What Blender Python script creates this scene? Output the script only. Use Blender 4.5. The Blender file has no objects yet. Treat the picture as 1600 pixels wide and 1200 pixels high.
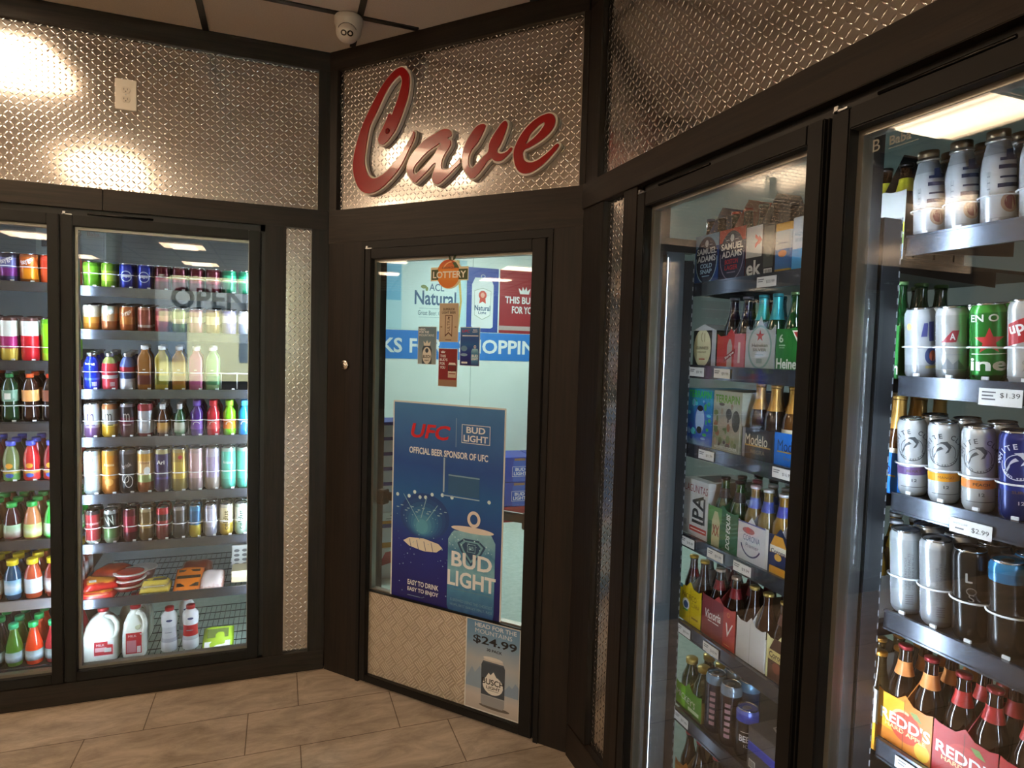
import bpy, bmesh, math, random
from mathutils import Vector, Matrix
random.seed(4)
SC = bpy.context.scene
COL = SC.collection
PI = math.pi
R = math.radians

# ------------------------------------------------------------------ camera
EYE = Vector((0.0, 0.0, 1.624))
def make_camera():
    yaw, pitch, roll = R(90 - 69.8136), R(3.1332), R(1.6337)
    f0 = Vector((math.sin(yaw), math.cos(yaw), 0)); r0 = Vector((math.cos(yaw), -math.sin(yaw), 0)); z0 = Vector((0, 0, 1))
    up = f0 * math.sin(pitch) + z0 * math.cos(pitch)
    fw = f0 * math.cos(pitch) - z0 * math.sin(pitch)
    x = r0 * math.cos(roll) + up * math.sin(roll)
    y = -r0 * math.sin(roll) + up * math.cos(roll)
    m = Matrix((x, y, -fw)).transposed().to_4x4(); m.translation = EYE
    cd = bpy.data.cameras.new('camera'); cd.sensor_width = 36.0; cd.lens = 988.97 * 36 / 1600; cd.clip_start = 0.02
    c = bpy.data.objects.new('camera', cd); COL.objects.link(c); c.matrix_world = m
    SC.camera = c
make_camera()

# ------------------------------------------------------------------ world, exposure
W_ = bpy.data.worlds.new('daylight'); SC.world = W_; W_.use_nodes = True
W_.node_tree.nodes['Background'].inputs[0].default_value = (0.80, 0.90, 1.0, 1)
W_.node_tree.nodes['Background'].inputs[1].default_value = 22.0
SC.view_settings.view_transform = 'Standard'; SC.view_settings.look = 'None'
SC.view_settings.gamma = 1.0; SC.view_settings.exposure = 1.0; SC.view_settings.use_curve_mapping = False
SC.cycles.use_denoising = True
SC.cycles.max_bounces = 7; SC.cycles.transparent_max_bounces = 24; SC.cycles.diffuse_bounces = 3; SC.cycles.glossy_bounces = 4
SC.cycles.caustics_reflective = False; SC.cycles.caustics_refractive = False
SC.cycles.sample_clamp_indirect = 4.0

TROFFER = 10.5     # ceiling lights of the shop
LED = 42.0         # light strips on the cooler mullions
COLD = 60.0         # lamps in the walk-in room

# ------------------------------------------------------------------ materials
def lin(h):
    h = h.lstrip('#'); v = [int(h[i:i + 2], 16) / 255 for i in (0, 2, 4)]
    return tuple((c / 12.92 if c <= 0.04045 else ((c + 0.055) / 1.055) ** 2.4) for c in v) + (1,)
MATS = {}
def new_mat(key):
    m = bpy.data.materials.new(key); m.use_nodes = True; MATS[key] = m
    return m, m.node_tree.nodes, m.node_tree.links, m.node_tree.nodes['Principled BSDF']
def P(hexc, rough=0.5, metal=0.0, coat=0.0, key=None):
    k = key or 'p%s_%s_%s_%s' % (hexc, rough, metal, coat)
    if k in MATS: return MATS[k]
    m, n, l, b = new_mat(k)
    b.inputs['Base Color'].default_value = lin(hexc); b.inputs['Roughness'].default_value = rough
    b.inputs['Metallic'].default_value = metal; b.inputs['Coat Weight'].default_value = coat
    return m
def EM(hexc, s, key=None):
    k = key or 'e%s_%s' % (hexc, s)
    if k in MATS: return MATS[k]
    m, n, l, b = new_mat(k)
    b.inputs['Base Color'].default_value = (0.8, 0.8, 0.8, 1)
    b.inputs['Emission Color'].default_value = lin(hexc); b.inputs['Emission Strength'].default_value = s
    return m
def bands(stops, rough=0.3, metal=0.0, smooth=False, noise=0.0, coat=0.0, nscale=40):
    """printed bands along the height of a mesh"""
    k = 'b%s%s%s%s%s' % (stops, rough, metal, smooth, noise)
    if k in MATS: return MATS[k]
    m, n, l, b = new_mat(k[:60])
    MATS[k] = m
    tc = n.new('ShaderNodeTexCoord'); sx = n.new('ShaderNodeSeparateXYZ'); l.new(tc.outputs['Generated'], sx.inputs[0])
    rp = n.new('ShaderNodeValToRGB'); rp.color_ramp.interpolation = 'LINEAR' if smooth else 'CONSTANT'
    src = sx.outputs['Z']
    if noise:
        nz = n.new('ShaderNodeTexNoise'); nz.inputs['Scale'].default_value = nscale; l.new(tc.outputs['Object'], nz.inputs['Vector'])
        mm = n.new('ShaderNodeMath'); mm.operation = 'MULTIPLY_ADD'; l.new(nz.outputs['Fac'], mm.inputs[0]); mm.inputs[1].default_value = noise
        ad = n.new('ShaderNodeMath'); ad.operation = 'SUBTRACT'; l.new(sx.outputs['Z'], ad.inputs[0]); ad.inputs[1].default_value = noise / 2
        l.new(ad.outputs[0], mm.inputs[2]); src = mm.outputs[0]
    l.new(src, rp.inputs[0])
    e = rp.color_ramp.elements
    while len(e) < len(stops): e.new(0.5)
    for i, (p, c) in enumerate(stops): e[i].position = p
    for i, (p, c) in enumerate(stops): e[i].position = p; e[i].color = lin(c)
    l.new(rp.outputs[0], b.inputs['Base Color'])
    b.inputs['Roughness'].default_value = rough; b.inputs['Metallic'].default_value = metal; b.inputs['Coat Weight'].default_value = coat
    return m
def glass_mat():
    m, n, l, b = new_mat('clear glass'); n.remove(b)
    out = n['Material Output']; tr = n.new('ShaderNodeBsdfTransparent'); gl = n.new('ShaderNodeBsdfGlossy'); mx = n.new('ShaderNodeMixShader'); fr = n.new('ShaderNodeFresnel')
    tr.inputs[0].default_value = (0.965, 0.975, 0.975, 1); gl.inputs['Roughness'].default_value = 0.0; ge = n.new('ShaderNodeNewGeometry'); mi = n.new('ShaderNodeMix'); mi.data_type = 'FLOAT'; mi.inputs[2].default_value = 1.42; mi.inputs[3].default_value = 1 / 1.42
    l.new(ge.outputs['Backfacing'], mi.inputs[0]); l.new(mi.outputs[0], fr.inputs['IOR'])
    l.new(fr.outputs[0], mx.inputs[0]); l.new(tr.outputs[0], mx.inputs[1]); l.new(gl.outputs[0], mx.inputs[2]); l.new(mx.outputs[0], out.inputs[0])
    return m
GLASS = glass_mat()
def math_chain(n, l):
    def mk(op, a, b=None, c=None):
        x = n.new('ShaderNodeMath'); x.operation = op
        for i, v in enumerate((a, b, c)):
            if v is None: continue
            if isinstance(v, (int, float)): x.inputs[i].default_value = v
            else: l.new(v, x.inputs[i])
        return x.outputs[0]
    return mk
def tread_plate():
    m, n, l, b = new_mat('aluminium tread plate'); mk = math_chain(n, l)
    tc = n.new('ShaderNodeTexCoord'); s = n.new('ShaderNodeSeparateXYZ'); l.new(tc.outputs['Object'], s.inputs[0])
    u, v = s.outputs['X'], s.outputs['Z']; k = 1 / (math.sqrt(2) * 0.0297)
    p = mk('MULTIPLY', mk('ADD', u, v), k); q = mk('MULTIPLY', mk('SUBTRACT', u, v), k)
    def lens(p, q, lp, lq):
        fp = mk('SUBTRACT', p, mk('ROUND', p)); fq = mk('SUBTRACT', q, mk('ROUND', q))
        return mk('SUBTRACT', mk('SUBTRACT', 1.0, mk('POWER', mk('MULTIPLY', fp, 1 / lp), 2.0)), mk('POWER', mk('MULTIPLY', fq, 1 / lq), 2.0))
    A = lens(p, q, 0.36, 0.115); B = lens(mk('ADD', p, 0.5), mk('ADD', q, 0.5), 0.115, 0.36)
    h = mk('MAXIMUM', mk('MAXIMUM', A, B), 0.0)
    nz = n.new('ShaderNodeTexNoise'); nz.inputs['Scale'].default_value = 3.0; l.new(tc.outputs['Object'], nz.inputs['Vector'])
    h2 = mk('MULTIPLY_ADD', nz.outputs['Fac'], 1.6, h)
    bp = n.new('ShaderNodeBump'); bp.inputs['Strength'].default_value = 0.8; bp.inputs['Distance'].default_value = 0.0013
    l.new(h2, bp.inputs['Height']); l.new(bp.outputs[0], b.inputs['Normal'])
    b.inputs['Base Color'].default_value = (0.66, 0.64, 0.62, 1); b.inputs['Metallic'].default_value = 1.0; b.inputs['Roughness'].default_value = 0.15
    return m
PLATE = tread_plate()
def five_bar_plate():
    m, n, l, b = new_mat('five bar tread plate'); mk = math_chain(n, l)
    tc = n.new('ShaderNodeTexCoord'); s = n.new('ShaderNodeSeparateXYZ'); l.new(tc.outputs['Object'], s.inputs[0])
    u, v = s.outputs['X'], s.outputs['Z']; k = 1 / (math.sqrt(2) * 0.047)
    p = mk('MULTIPLY', mk('ADD', u, v), k); q = mk('MULTIPLY', mk('SUBTRACT', u, v), k)
    par = mk('ABSOLUTE', mk('MODULO', mk('ADD', mk('FLOOR', p), mk('FLOOR', q)), 2.0))
    fp = mk('FRACT', p); fq = mk('FRACT', q)
    def bars(a, c):
        w = mk('ABSOLUTE', mk('SINE', mk('MULTIPLY', a, PI * 4)))
        e = mk('MULTIPLY', mk('LESS_THAN', mk('ABSOLUTE', mk('SUBTRACT', c, 0.5)), 0.42), mk('LESS_THAN', mk('ABSOLUTE', mk('SUBTRACT', a, 0.5)), 0.5))
        return mk('MULTIPLY', w, e)
    h = mk('ADD', mk('MULTIPLY', bars(fp, fq), par), mk('MULTIPLY', bars(fq, fp), mk('SUBTRACT', 1.0, par)))
    nz = n.new('ShaderNodeTexNoise'); nz.inputs['Scale'].default_value = 14.0; nz.inputs['Detail'].default_value = 6; l.new(tc.outputs['Object'], nz.inputs['Vector'])
    bp = n.new('ShaderNodeBump'); bp.inputs['Strength'].default_value = 0.8; bp.inputs['Distance'].default_value = 0.0025
    l.new(h, bp.inputs['Height']); l.new(bp.outputs[0], b.inputs['Normal'])
    rp = n.new('ShaderNodeValToRGB'); rp.color_ramp.elements[0].color = lin('a69884'); rp.color_ramp.elements[1].color = lin('c2b4a0'); l.new(nz.outputs['Fac'], rp.inputs[0])
    mx = n.new('ShaderNodeMix'); mx.data_type = 'RGBA'; mx.inputs[7].default_value = lin('e0d8ca'); l.new(mk('MULTIPLY', h, 0.35), mx.inputs[0]); l.new(rp.outputs[0], mx.inputs[6]); l.new(mx.outputs[2], b.inputs['Base Color']); b.inputs['Metallic'].default_value = 0.45; b.inputs['Roughness'].default_value = 0.42
    return m
KICK = five_bar_plate()
def wood(key, sx, sz, c0, c1):
    m, n, l, b = new_mat(key)
    tc = n.new('ShaderNodeTexCoord'); mp = n.new('ShaderNodeMapping'); mp.inputs['Scale'].default_value = (sx, 20, sz); l.new(tc.outputs['Object'], mp.inputs[0])
    nz = n.new('ShaderNodeTexNoise'); nz.inputs['Scale'].default_value = 1.0; nz.inputs['Detail'].default_value = 7; nz.inputs['Distortion'].default_value = 0.8; l.new(mp.outputs[0], nz.inputs['Vector'])
    rp = n.new('ShaderNodeValToRGB'); rp.color_ramp.elements[0].position = 0.3; rp.color_ramp.elements[1].position = 0.75
    rp.color_ramp.elements[0].color = lin(c0); rp.color_ramp.elements[1].color = lin(c1); l.new(nz.outputs['Fac'], rp.inputs[0]); l.new(rp.outputs[0], b.inputs['Base Color'])
    bp = n.new('ShaderNodeBump'); bp.inputs['Strength'].default_value = 0.35; bp.inputs['Distance'].default_value = 0.002; l.new(nz.outputs['Fac'], bp.inputs['Height']); l.new(bp.outputs[0], b.inputs['Normal'])
    b.inputs['Roughness'].default_value = 0.5; b.inputs['Specular IOR Level'].default_value = 0.35
    return m
WOODH = wood('black stained wood, lying grain', 3, 60, '0f0b08', '2b2119')
WOODV = wood('black stained wood, upright grain', 60, 3, '0c0907', '231a13')
def floor_mat():
    m, n, l, b = new_mat('stone look floor tile')
    tc = n.new('ShaderNodeTexCoord'); mp = n.new('ShaderNodeMapping'); mp.inputs['Location'].default_value = (0.118, 0.095, 0); l.new(tc.outputs['Object'], mp.inputs[0])
    br = n.new('ShaderNodeTexBrick'); br.offset = 0.66; br.offset_frequency = 2; br.squash = 1.0
    br.inputs['Scale'].default_value = 1.0; br.inputs['Brick Width'].default_value = 0.612; br.inputs['Row Height'].default_value = 0.30
    br.inputs['Mortar Size'].default_value = 0.0022; br.inputs['Mortar Smooth'].default_value = 0.1; br.inputs['Bias'].default_value = 0.0
    br.inputs['Color1'].default_value = lin('c6b7a5'); br.inputs['Color2'].default_value = lin('b2a392'); br.inputs['Mortar'].default_value = lin('6b5a4a')
    l.new(mp.outputs[0], br.inputs['Vector'])
    m2 = n.new('ShaderNodeMapping'); m2.inputs['Scale'].default_value = (2.6, 6.5, 1); l.new(tc.outputs['Object'], m2.inputs[0])
    nz = n.new('ShaderNodeTexNoise'); nz.inputs['Scale'].default_value = 1.7; nz.inputs['Detail'].default_value = 12; nz.inputs['Roughness'].default_value = 0.74; nz.inputs['Distortion'].default_value = 0.5; l.new(m2.outputs[0], nz.inputs['Vector'])
    rp = n.new('ShaderNodeValToRGB'); rp.color_ramp.elements[0].position = 0.32; rp.color_ramp.elements[1].position = 0.68
    rp.color_ramp.elements[0].color = (0.50, 0.47, 0.44, 1); rp.color_ramp.elements[1].color = (1.12, 1.1, 1.08, 1); l.new(nz.outputs['Fac'], rp.inputs[0])
    mx = n.new('ShaderNodeMix'); mx.data_type = 'RGBA'; mx.blend_type = 'MULTIPLY'; mx.inputs[0].default_value = 1.0
    l.new(br.outputs['Color'], mx.inputs[6]); l.new(rp.outputs[0], mx.inputs[7]); l.new(mx.outputs[2], b.inputs['Base Color'])
    b.inputs['Roughness'].default_value = 0.42
    return m
def speckle(key, c0, c1, scale, rough, bump=0.0, p0=0.35, p1=0.65):
    m, n, l, b = new_mat(key)
    tc = n.new('ShaderNodeTexCoord'); nz = n.new('ShaderNodeTexNoise'); nz.inputs['Scale'].default_value = scale; nz.inputs['Detail'].default_value = 5; l.new(tc.outputs['Object'], nz.inputs['Vector'])
    rp = n.new('ShaderNodeValToRGB'); rp.color_ramp.elements[0].position = p0; rp.color_ramp.elements[1].position = p1
    rp.color_ramp.elements[0].color = lin(c0); rp.color_ramp.elements[1].color = lin(c1); l.new(nz.outputs['Fac'], rp.inputs[0]); l.new(rp.outputs[0], b.inputs['Base Color'])
    b.inputs['Roughness'].default_value = rough
    if bump:
        bp = n.new('ShaderNodeBump'); bp.inputs['Strength'].default_value = 0.5; bp.inputs['Distance'].default_value = bump; l.new(nz.outputs['Fac'], bp.inputs['Height']); l.new(bp.outputs[0], b.inputs['Normal'])
    return m
FLOOR = floor_mat()
CEIL = speckle('mineral fibre ceiling tile', 'd2c9be', 'e0d7cc', 260, 0.9, 0.001)
MINT = speckle('white walk-in panel', 'd0e0da', 'd8e6e0', 3, 0.45)
GREYP = speckle('grey cooler liner', '9aa3a6', 'a4acae', 3, 0.4)
CREAM = speckle('shop wall paint', '6e6356', '7a6e60', 4, 0.7)
BLK = P('0b0a09', 0.48, key='black door aluminium'); BLK.node_tree.nodes['Principled BSDF'].inputs['Specular IOR Level'].default_value = 0.3; BLKM = P('141414', 0.45, key='matt black'); GASK = P('060606', 0.6, key='rubber gasket')
SILV = P('b9bcbf', 0.28, 1.0, key='bright aluminium'); SPACER = P('9b9890', 0.35, 0.8, key='spacer bar'); RAILM = P('5d626b', 0.27, 0.85, key='price rail')
CANTOP = P('c2c4c6', 0.22, 1.0, key='can lid metal'); WHITE = P('e8e8e4', 0.5, key='white print'); WPLAST = P('e9edee', 0.3, key='white plastic')
CHROME = P('d8d4cc', 0.15, 1.0, key='chrome'); BLKINK = P('101012', 0.5, key='black ink')

# ------------------------------------------------------------------ wall frames
FR = {'L': (0.0, 3.234), 'A': (R(47.883), 2.334), 'R': (R(90.0), 1.118)}
def wp(w, s, q, z):
    a, D = FR[w]
    return Vector((s * math.cos(a) + (D + q) * math.sin(a), -s * math.sin(a) + (D + q) * math.cos(a), z))

# ------------------------------------------------------------------ mesh helpers
class MB:
    def __init__(self): self.v = []; self.f = []; self.sm = []
    def add(self, vs, fs, smooth=False):
        o = len(self.v); self.v += [tuple(p) for p in vs]; self.f += [tuple(i + o for i in f) for f in fs]; self.sm += [smooth] * len(fs); return self
    def box(self, x0, x1, y0, y1, z0, z1):
        vs = [(x0, y0, z0), (x1, y0, z0), (x1, y1, z0), (x0, y1, z0), (x0, y0, z1), (x1, y0, z1), (x1, y1, z1), (x0, y1, z1)]
        return self.add(vs, [(0, 3, 2, 1), (4, 5, 6, 7), (0, 1, 5, 4), (1, 2, 6, 5), (2, 3, 7, 6), (3, 0, 4, 7)])
    def lathe(self, prof, seg=20, c=(0, 0), sq=None, shift=None, sy=1.0):
        """prof: (radius, z); sq: superellipse power; shift: list of (dx, dy) per ring"""
        vs = []; fs = []
        for i, (r, z) in enumerate(prof):
            dx, dy = shift[i] if shift else (0, 0)
            for k in range(seg):
                a = 2 * PI * k / seg; ca, sa = math.cos(a), math.sin(a)
                if sq:
                    e = 2.0 / (sq[i] if isinstance(sq, (list, tuple)) else sq); ca = math.copysign(abs(ca) ** e, ca); sa = math.copysign(abs(sa) ** e, sa)
                vs.append((c[0] + dx + r * ca, c[1] + dy + r * sa * sy, z))
        n = len(prof)
        for i in range(n - 1):
            for k in range(seg):
                k2 = (k + 1) % seg; fs.append((i * seg + k, i * seg + k2, (i + 1) * seg + k2, (i + 1) * seg + k))
        self.add(vs, fs, True)
        o = len(self.v) - len(vs)
        if prof[0][0] > 1e-5: self.f.append(tuple(o + k for k in reversed(range(seg)))); self.sm.append(False)
        if prof[-1][0] > 1e-5: self.f.append(tuple(o + (n - 1) * seg + k for k in range(seg))); self.sm.append(False)
        return self
    def tube(self, pts, r, seg=6, cyc=False):
        pts = [Vector(p) for p in pts]; n = len(pts); vs = []; fs = []
        nrm = None
        for i, p in enumerate(pts):
            a = pts[i - 1] if (i > 0 or cyc) else p; b = pts[(i + 1) % n] if (i < n - 1 or cyc) else p
            t = (b - a).normalized()
            if nrm is None:
                nrm = t.orthogonal().normalized()
            nrm = (nrm - t * nrm.dot(t)).normalized(); bn = t.cross(nrm)
            for k in range(seg):
                an = 2 * PI * k / seg; vs.append(p + nrm * (r * math.cos(an)) + bn * (r * math.sin(an)))
        for i in range(n if cyc else n - 1):
            j = (i + 1) % n
            for k in range(seg):
                k2 = (k + 1) % seg; fs.append((i * seg + k, i * seg + k2, j * seg + k2, j * seg + k))
        self.add(vs, fs, True)
        if not cyc:
            o = len(self.v) - len(vs)
            self.f.append(tuple(o + k for k in reversed(range(seg)))); self.f.append(tuple(o + (n - 1) * seg + k for k in range(seg))); self.sm += [False, False]
        return self
    def prism(self, poly, y0, y1):
        """poly in x,z extruded in y"""
        n = len(poly); vs = [(x, y0, z) for x, z in poly] + [(x, y1, z) for x, z in poly]
        fs = [tuple(range(n)), tuple(reversed(range(n, 2 * n)))] + [(i, i + n, (i + 1) % n + n, (i + 1) % n) for i in range(n)]
        return self.add(vs, fs)
    def mesh(self, name, mat, bevel=0):
        me = bpy.data.meshes.new(name); me.from_pydata(self.v, [], self.f)
        me.polygons.foreach_set('use_smooth', self.sm); me.materials.append(mat)
        bm = bmesh.new(); bm.from_mesh(me)
        if bevel:
            bmesh.ops.bevel(bm, geom=[e for e in bm.edges], offset=bevel, segments=2, affect='EDGES', clamp_overlap=True)
        bmesh.ops.recalc_face_normals(bm, faces=bm.faces); bm.to_mesh(me); bm.free()
        return me
def link(name, me, parent=None, loc=None, rot=None):
    o = bpy.data.objects.new(name, me); COL.objects.link(o)
    if parent: o.parent = parent
    if loc is not None: o.location = loc
    if rot is not None: o.rotation_euler = rot
    return o
def thing(name, label, cat, w, s, q, z, group=None, tilt=0.0, turn=0.0):
    o = bpy.data.objects.new(name, None); COL.objects.link(o); o.empty_display_size = 0.05
    o.location = wp(w, s, q, z); o.rotation_euler = (tilt, 0, -FR[w][0] + turn)
    o['label'] = label; o['category'] = cat
    if group: o['group'] = group
    return o
def world_thing(name, label, cat, loc, rotz=0.0, group=None):
    o = bpy.data.objects.new(name, None); COL.objects.link(o); o.location = loc; o.rotation_euler = (0, 0, rotz)
    o['label'] = label; o['category'] = cat
    if group: o['group'] = group
    return o
def clone(root, skip=()):
    r = root.copy(); COL.objects.link(r)
    for ch in root.children:
        if ch.name.split('.')[0] in skip: continue
        c = ch.copy(); COL.objects.link(c); c.parent = r
        for g in ch.children:
            d = g.copy(); COL.objects.link(d); d.parent = c
    return r
def structure(name, me, w=None, label=None):
    o = link(name, me); o['kind'] = 'structure'
    if w: o.rotation_euler = (0, 0, -FR[w][0])
    if label: o['label'] = label
    return o
def wbox(w, s0, s1, q0, q1, z0, z1, mb=None):
    D = FR[w][1]; return (mb or MB()).box(s0, s1, D + q0, D + q1, z0, z1)

# ------------------------------------------------------------------ lettering and print
TXT = {}
def text2d(body, bold=0.0):
    bold = 0.0 if body[0] == 'M' else min(bold, 0.026)
    k = (body, bold)
    if k not in TXT:
        cu = bpy.data.curves.new('t', 'FONT'); cu.body = body; cu.resolution_u = 3; cu.offset = bold; cu.fill_mode = 'FRONT'
        ob = bpy.data.objects.new('t', cu); me = bpy.data.meshes.new_from_object(ob)
        vs = [(v.co.x, v.co.y) for v in me.vertices]; fs = [tuple(p.vertices) for p in me.polygons]
        bpy.data.objects.remove(ob); bpy.data.meshes.remove(me)
        x0 = min(v[0] for v in vs); x1 = max(v[0] for v in vs); y0 = min(v[1] for v in vs); y1 = max(v[1] for v in vs)
        TXT[k] = ([((x - (x0 + x1) / 2) / (x1 - x0), (y - (y0 + y1) / 2) / (y1 - y0)) for x, y in vs], fs, (x1 - x0) / (y1 - y0))
    return TXT[k]
def star_pts(cx, cz, r, n=5, ri=0.4, a0=PI / 2):
    return [(cx + (r if i % 2 == 0 else r * ri) * math.cos(a0 + i * PI / n), cz + (r if i % 2 == 0 else r * ri) * math.sin(a0 + i * PI / n)) for i in range(2 * n)]
def shape2d(d):
    """one printed shape -> list of (verts, faces) in x,z"""
    k = d[0]
    if k == 'T':      # text: body, cx, cz, w, h [,bold, rot, shear]
        _, body, cx, cz, w, h = d[:6]; bold = d[6] if len(d) > 6 else 0.02; rot = d[7] if len(d) > 7 else 0.0; sh = d[8] if len(d) > 8 else 0.0
        vs, fs, asp = text2d(body, bold)
        if w is None: w = h * asp
        ca, sa = math.cos(rot), math.sin(rot); out = []
        for x, y in vs:
            X = x * w + sh * y * h; Y = y * h
            out.append((cx + X * ca - Y * sa, cz + X * sa + Y * ca))
        return out, fs
    if k == 'R': _, x0, x1, z0, z1 = d[:5]; v = [(x0, z0), (x1, z0), (x1, z1), (x0, z1)]
    elif k == 'E': _, cx, cz, rx, rz = d[:5]; v = [(cx + rx * math.cos(i * PI / 16), cz + rz * math.sin(i * PI / 16)) for i in range(32)]
    elif k == 'O':    # ring
        _, cx, cz, rx, rz, t = d[:6]; a0, a1 = (d[6], d[7]) if len(d) > 7 else (0, 2 * PI); N = 36; v = []; f = []
        for i in range(N + 1):
            a = a0 + (a1 - a0) * i / N; v += [(cx + rx * math.cos(a), cz + rz * math.sin(a)), (cx + (rx - t) * math.cos(a), cz + (rz - t) * math.sin(a))]
        return v, [(2 * i, 2 * i + 2, 2 * i + 3, 2 * i + 1) for i in range(N)]
    elif k == 'S': v = star_pts(*d[1:])
    elif k == 'Y': v = list(d[1])
    elif k == 'F':    # frame
        _, x0, x1, z0, z1, t = d[:6]
        v = [(x0, z0), (x1, z0), (x1, z1), (x0, z1), (x0 + t, z0 + t), (x1 - t, z0 + t), (x1 - t, z1 - t), (x0 + t, z1 - t)]
        return v, [(0, 1, 5, 4), (1, 2, 6, 5), (2, 3, 7, 6), (3, 0, 4, 7)]
    elif k == 'B':    # bar code
        _, x0, x1, z0, z1 = d[:5]; v = []; f = []; n = 9
        for i in range(n):
            a = x0 + (x1 - x0) * i / n; b = a + (x1 - x0) / n * (0.35 + 0.3 * (i * 7 % 3) / 2); o = len(v); v += [(a, z0), (b, z0), (b, z1), (a, z1)]; f.append((o, o + 1, o + 2, o + 3))
        return v, f
    return v, [tuple(range(len(v)))]
PART_OF = {'T': 'lettering', 'S': 'star_emblem', 'B': 'bar_code', 'R': 'printed_band', 'E': 'printed_oval', 'O': 'printed_ring', 'Y': 'printed_motif', 'F': 'printed_border'}
def decals(parent, items, y=0.0, wrap=None, ang=0.0, off0=0.0004, step=0.00004, zrad=None):
    """items: (mat, shape); flat print faces -y at depth y; wrap = radius of a can"""
    for i, it in enumerate(items):
        mat, sh = it[0], it[1]; nm = it[2] if len(it) > 2 else PART_OF[sh[0]]
        if isinstance(mat, str): mat = P(mat, 0.45)
        vs, fs = shape2d(sh); off = off0 + step * i
        bm = bmesh.new(); bv = [bm.verts.new((x, 0, z)) for x, z in vs]
        for f in fs:
            try: bm.faces.new([bv[j] for j in f])
            except ValueError: pass
        if wrap:
            xs = [x for x, z in vs]; st = wrap * 0.22; k0 = math.floor(min(xs) / st); k1 = math.ceil(max(xs) / st)
            for k in range(k0 + 1, k1):
                bmesh.ops.bisect_plane(bm, geom=bm.verts[:] + bm.edges[:] + bm.faces[:], plane_co=(k * st, 0, 0), plane_no=(1, 0, 0))
            for v in bm.verts:
                a = v.co.x / wrap + ang; r = (zrad(v.co.z) if zrad else wrap) + off; v.co = (r * math.sin(a), -r * math.cos(a), v.co.z)
        else:
            for v in bm.verts: v.co.y = y - off
        me = bpy.data.meshes.new(nm); bm.to_mesh(me); bm.free(); me.materials.append(mat)
        link(nm, me, parent)
DECAL_NAMES = set(PART_OF.values())

# ================================================================== the shop shell
ZC = 3.008
structure('floor', MB().box(-13, 1.2, -7.6, 3.3, -0.05, 0).mesh('floor', FLOOR))
structure('ceiling', MB().box(-13, 1.2, -7.6, 3.3, ZC, ZC + 0.05).mesh('ceiling', CEIL))
g = MB()
for k in range(-21, 2):
    x = 0.305 + 0.627 * k
    if -13 < x < 1.1: g.box(x - 0.013, x + 0.013, -7.5, 3.23 if x < 0.15 else 3.234 - (x - 0.212) * 1.09 - 0.03, ZC - 0.006, ZC + 0.004)
for k in range(0, 17):
    y = 2.822 - 0.627 * k
    g.box(-13, min(1.1, 0.212 + (3.234 - y) / 1.105 - 0.03), y - 0.013, y + 0.013, ZC - 0.006, ZC + 0.004)
structure('ceiling_grid', g.mesh('ceiling_grid', BLKM))
# shop walls behind the photographer, with the front window
SHOPW = CREAM
structure('wall_back', MB().box(-13.1, -13, -7.6, 3.3, 0, ZC).mesh('wall_back', SHOPW))
fw = MB().box(-13, -2.28, -7.6, -7.5, 0, ZC); fw.box(-0.2, 1.2, -7.6, -7.5, 0, ZC); fw.box(-2.28, -0.2, -7.6, -7.5, 0, 0.75); fw.box(-2.28, -0.2, -7.6, -7.5, 2.95, ZC)
structure('wall_front', fw.mesh('wall_front', SHOPW))
wf = MB()
for a, b, c, d in ((-2.28, -2.23, 0.75, 2.95), (-0.26, -0.2, 0.75, 2.95), (-2.28, -0.2, 0.75, 0.81), (-2.28, -0.2, 2.89, 2.95)): wf.box(a, b, -7.58, -7.52, c, d)
win = structure('window_1', wf.mesh('window_1', BLK)); link('window_pane', MB().box(-2.23, -0.26, -7.556, -7.55, 0.81, 2.89).mesh('window_pane', GLASS), win)
# what the window looks out on
structure('ground_outside', MB().box(-30, 30, -40, -7.6, -0.15, -0.1).mesh('ground', P('8d8a84', 0.9)))
hs = world_thing('house', 'cream clapboard house with a white gable across the street', 'house', (-1.0, -21, -0.1))
hb = MB().box(-4, 4, -4, 4, 0, 3.0).prism([(-4, 3.0), (4, 3.0), (0, 5.0)], -4, 4); link('house_wall', hb.mesh('house_wall', P('d8cf9c', 0.8)), hs)
rf = MB(); rf.prism([(-4.5, 2.9), (0, 5.15), (0, 5.4), (-4.5, 3.15)], -4.4, 4.5); rf.prism([(4.5, 2.9), (4.5, 3.15), (0, 5.4), (0, 5.15)], -4.4, 4.5); link('roof', rf.mesh('roof', P('e8e4da', 0.7)), hs)
for x in (-2.4, 0.2, 2.4): link('house_window', MB().box(x - 0.5, x + 0.5, 4.0, 4.05, 1.0, 2.3).mesh('house_window', P('39424a', 0.2)), hs)

TRT = P('2a221b', 0.5)
ZB, ZT = 2.262, 2.918      # tread plate band
# --- left wall
structure('wall_left', wbox('L', -2.5, 0.212, 0, 0.07, ZB - 0.02, ZC).mesh('wall_left', PLATE), 'L')
structure('wall_left_strip', wbox('L', 0.012, 0.15, 0, 0.07, 0.05, 2.2).mesh('wall_left_strip', PLATE), 'L')
structure('wall_left_end', wbox('L', -13, -2.5, -0.02, 0.07, 0, ZC).mesh('wall_left_end', SHOPW), 'L')
# --- angled wall
structure('wall_angled', wbox('A', -2.240, -0.9146, 0, 0.07, ZB - 0.02, ZC).mesh('wall_angled', PLATE), 'A')
structure('wall_left_corner', wbox('L', 0.17, 0.262, 0.006, 0.06, 0, ZC).mesh('wall_left_corner', WOODV), 'L')
structure('wall_angled_post', wbox('A', -2.225, -2.03, 0.0, 0.07, 0, ZB, wbox('A', -1.045, -0.925, 0.0, 0.07, 0, ZB)).mesh('wall_angled_post', WOODV), 'A')
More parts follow.
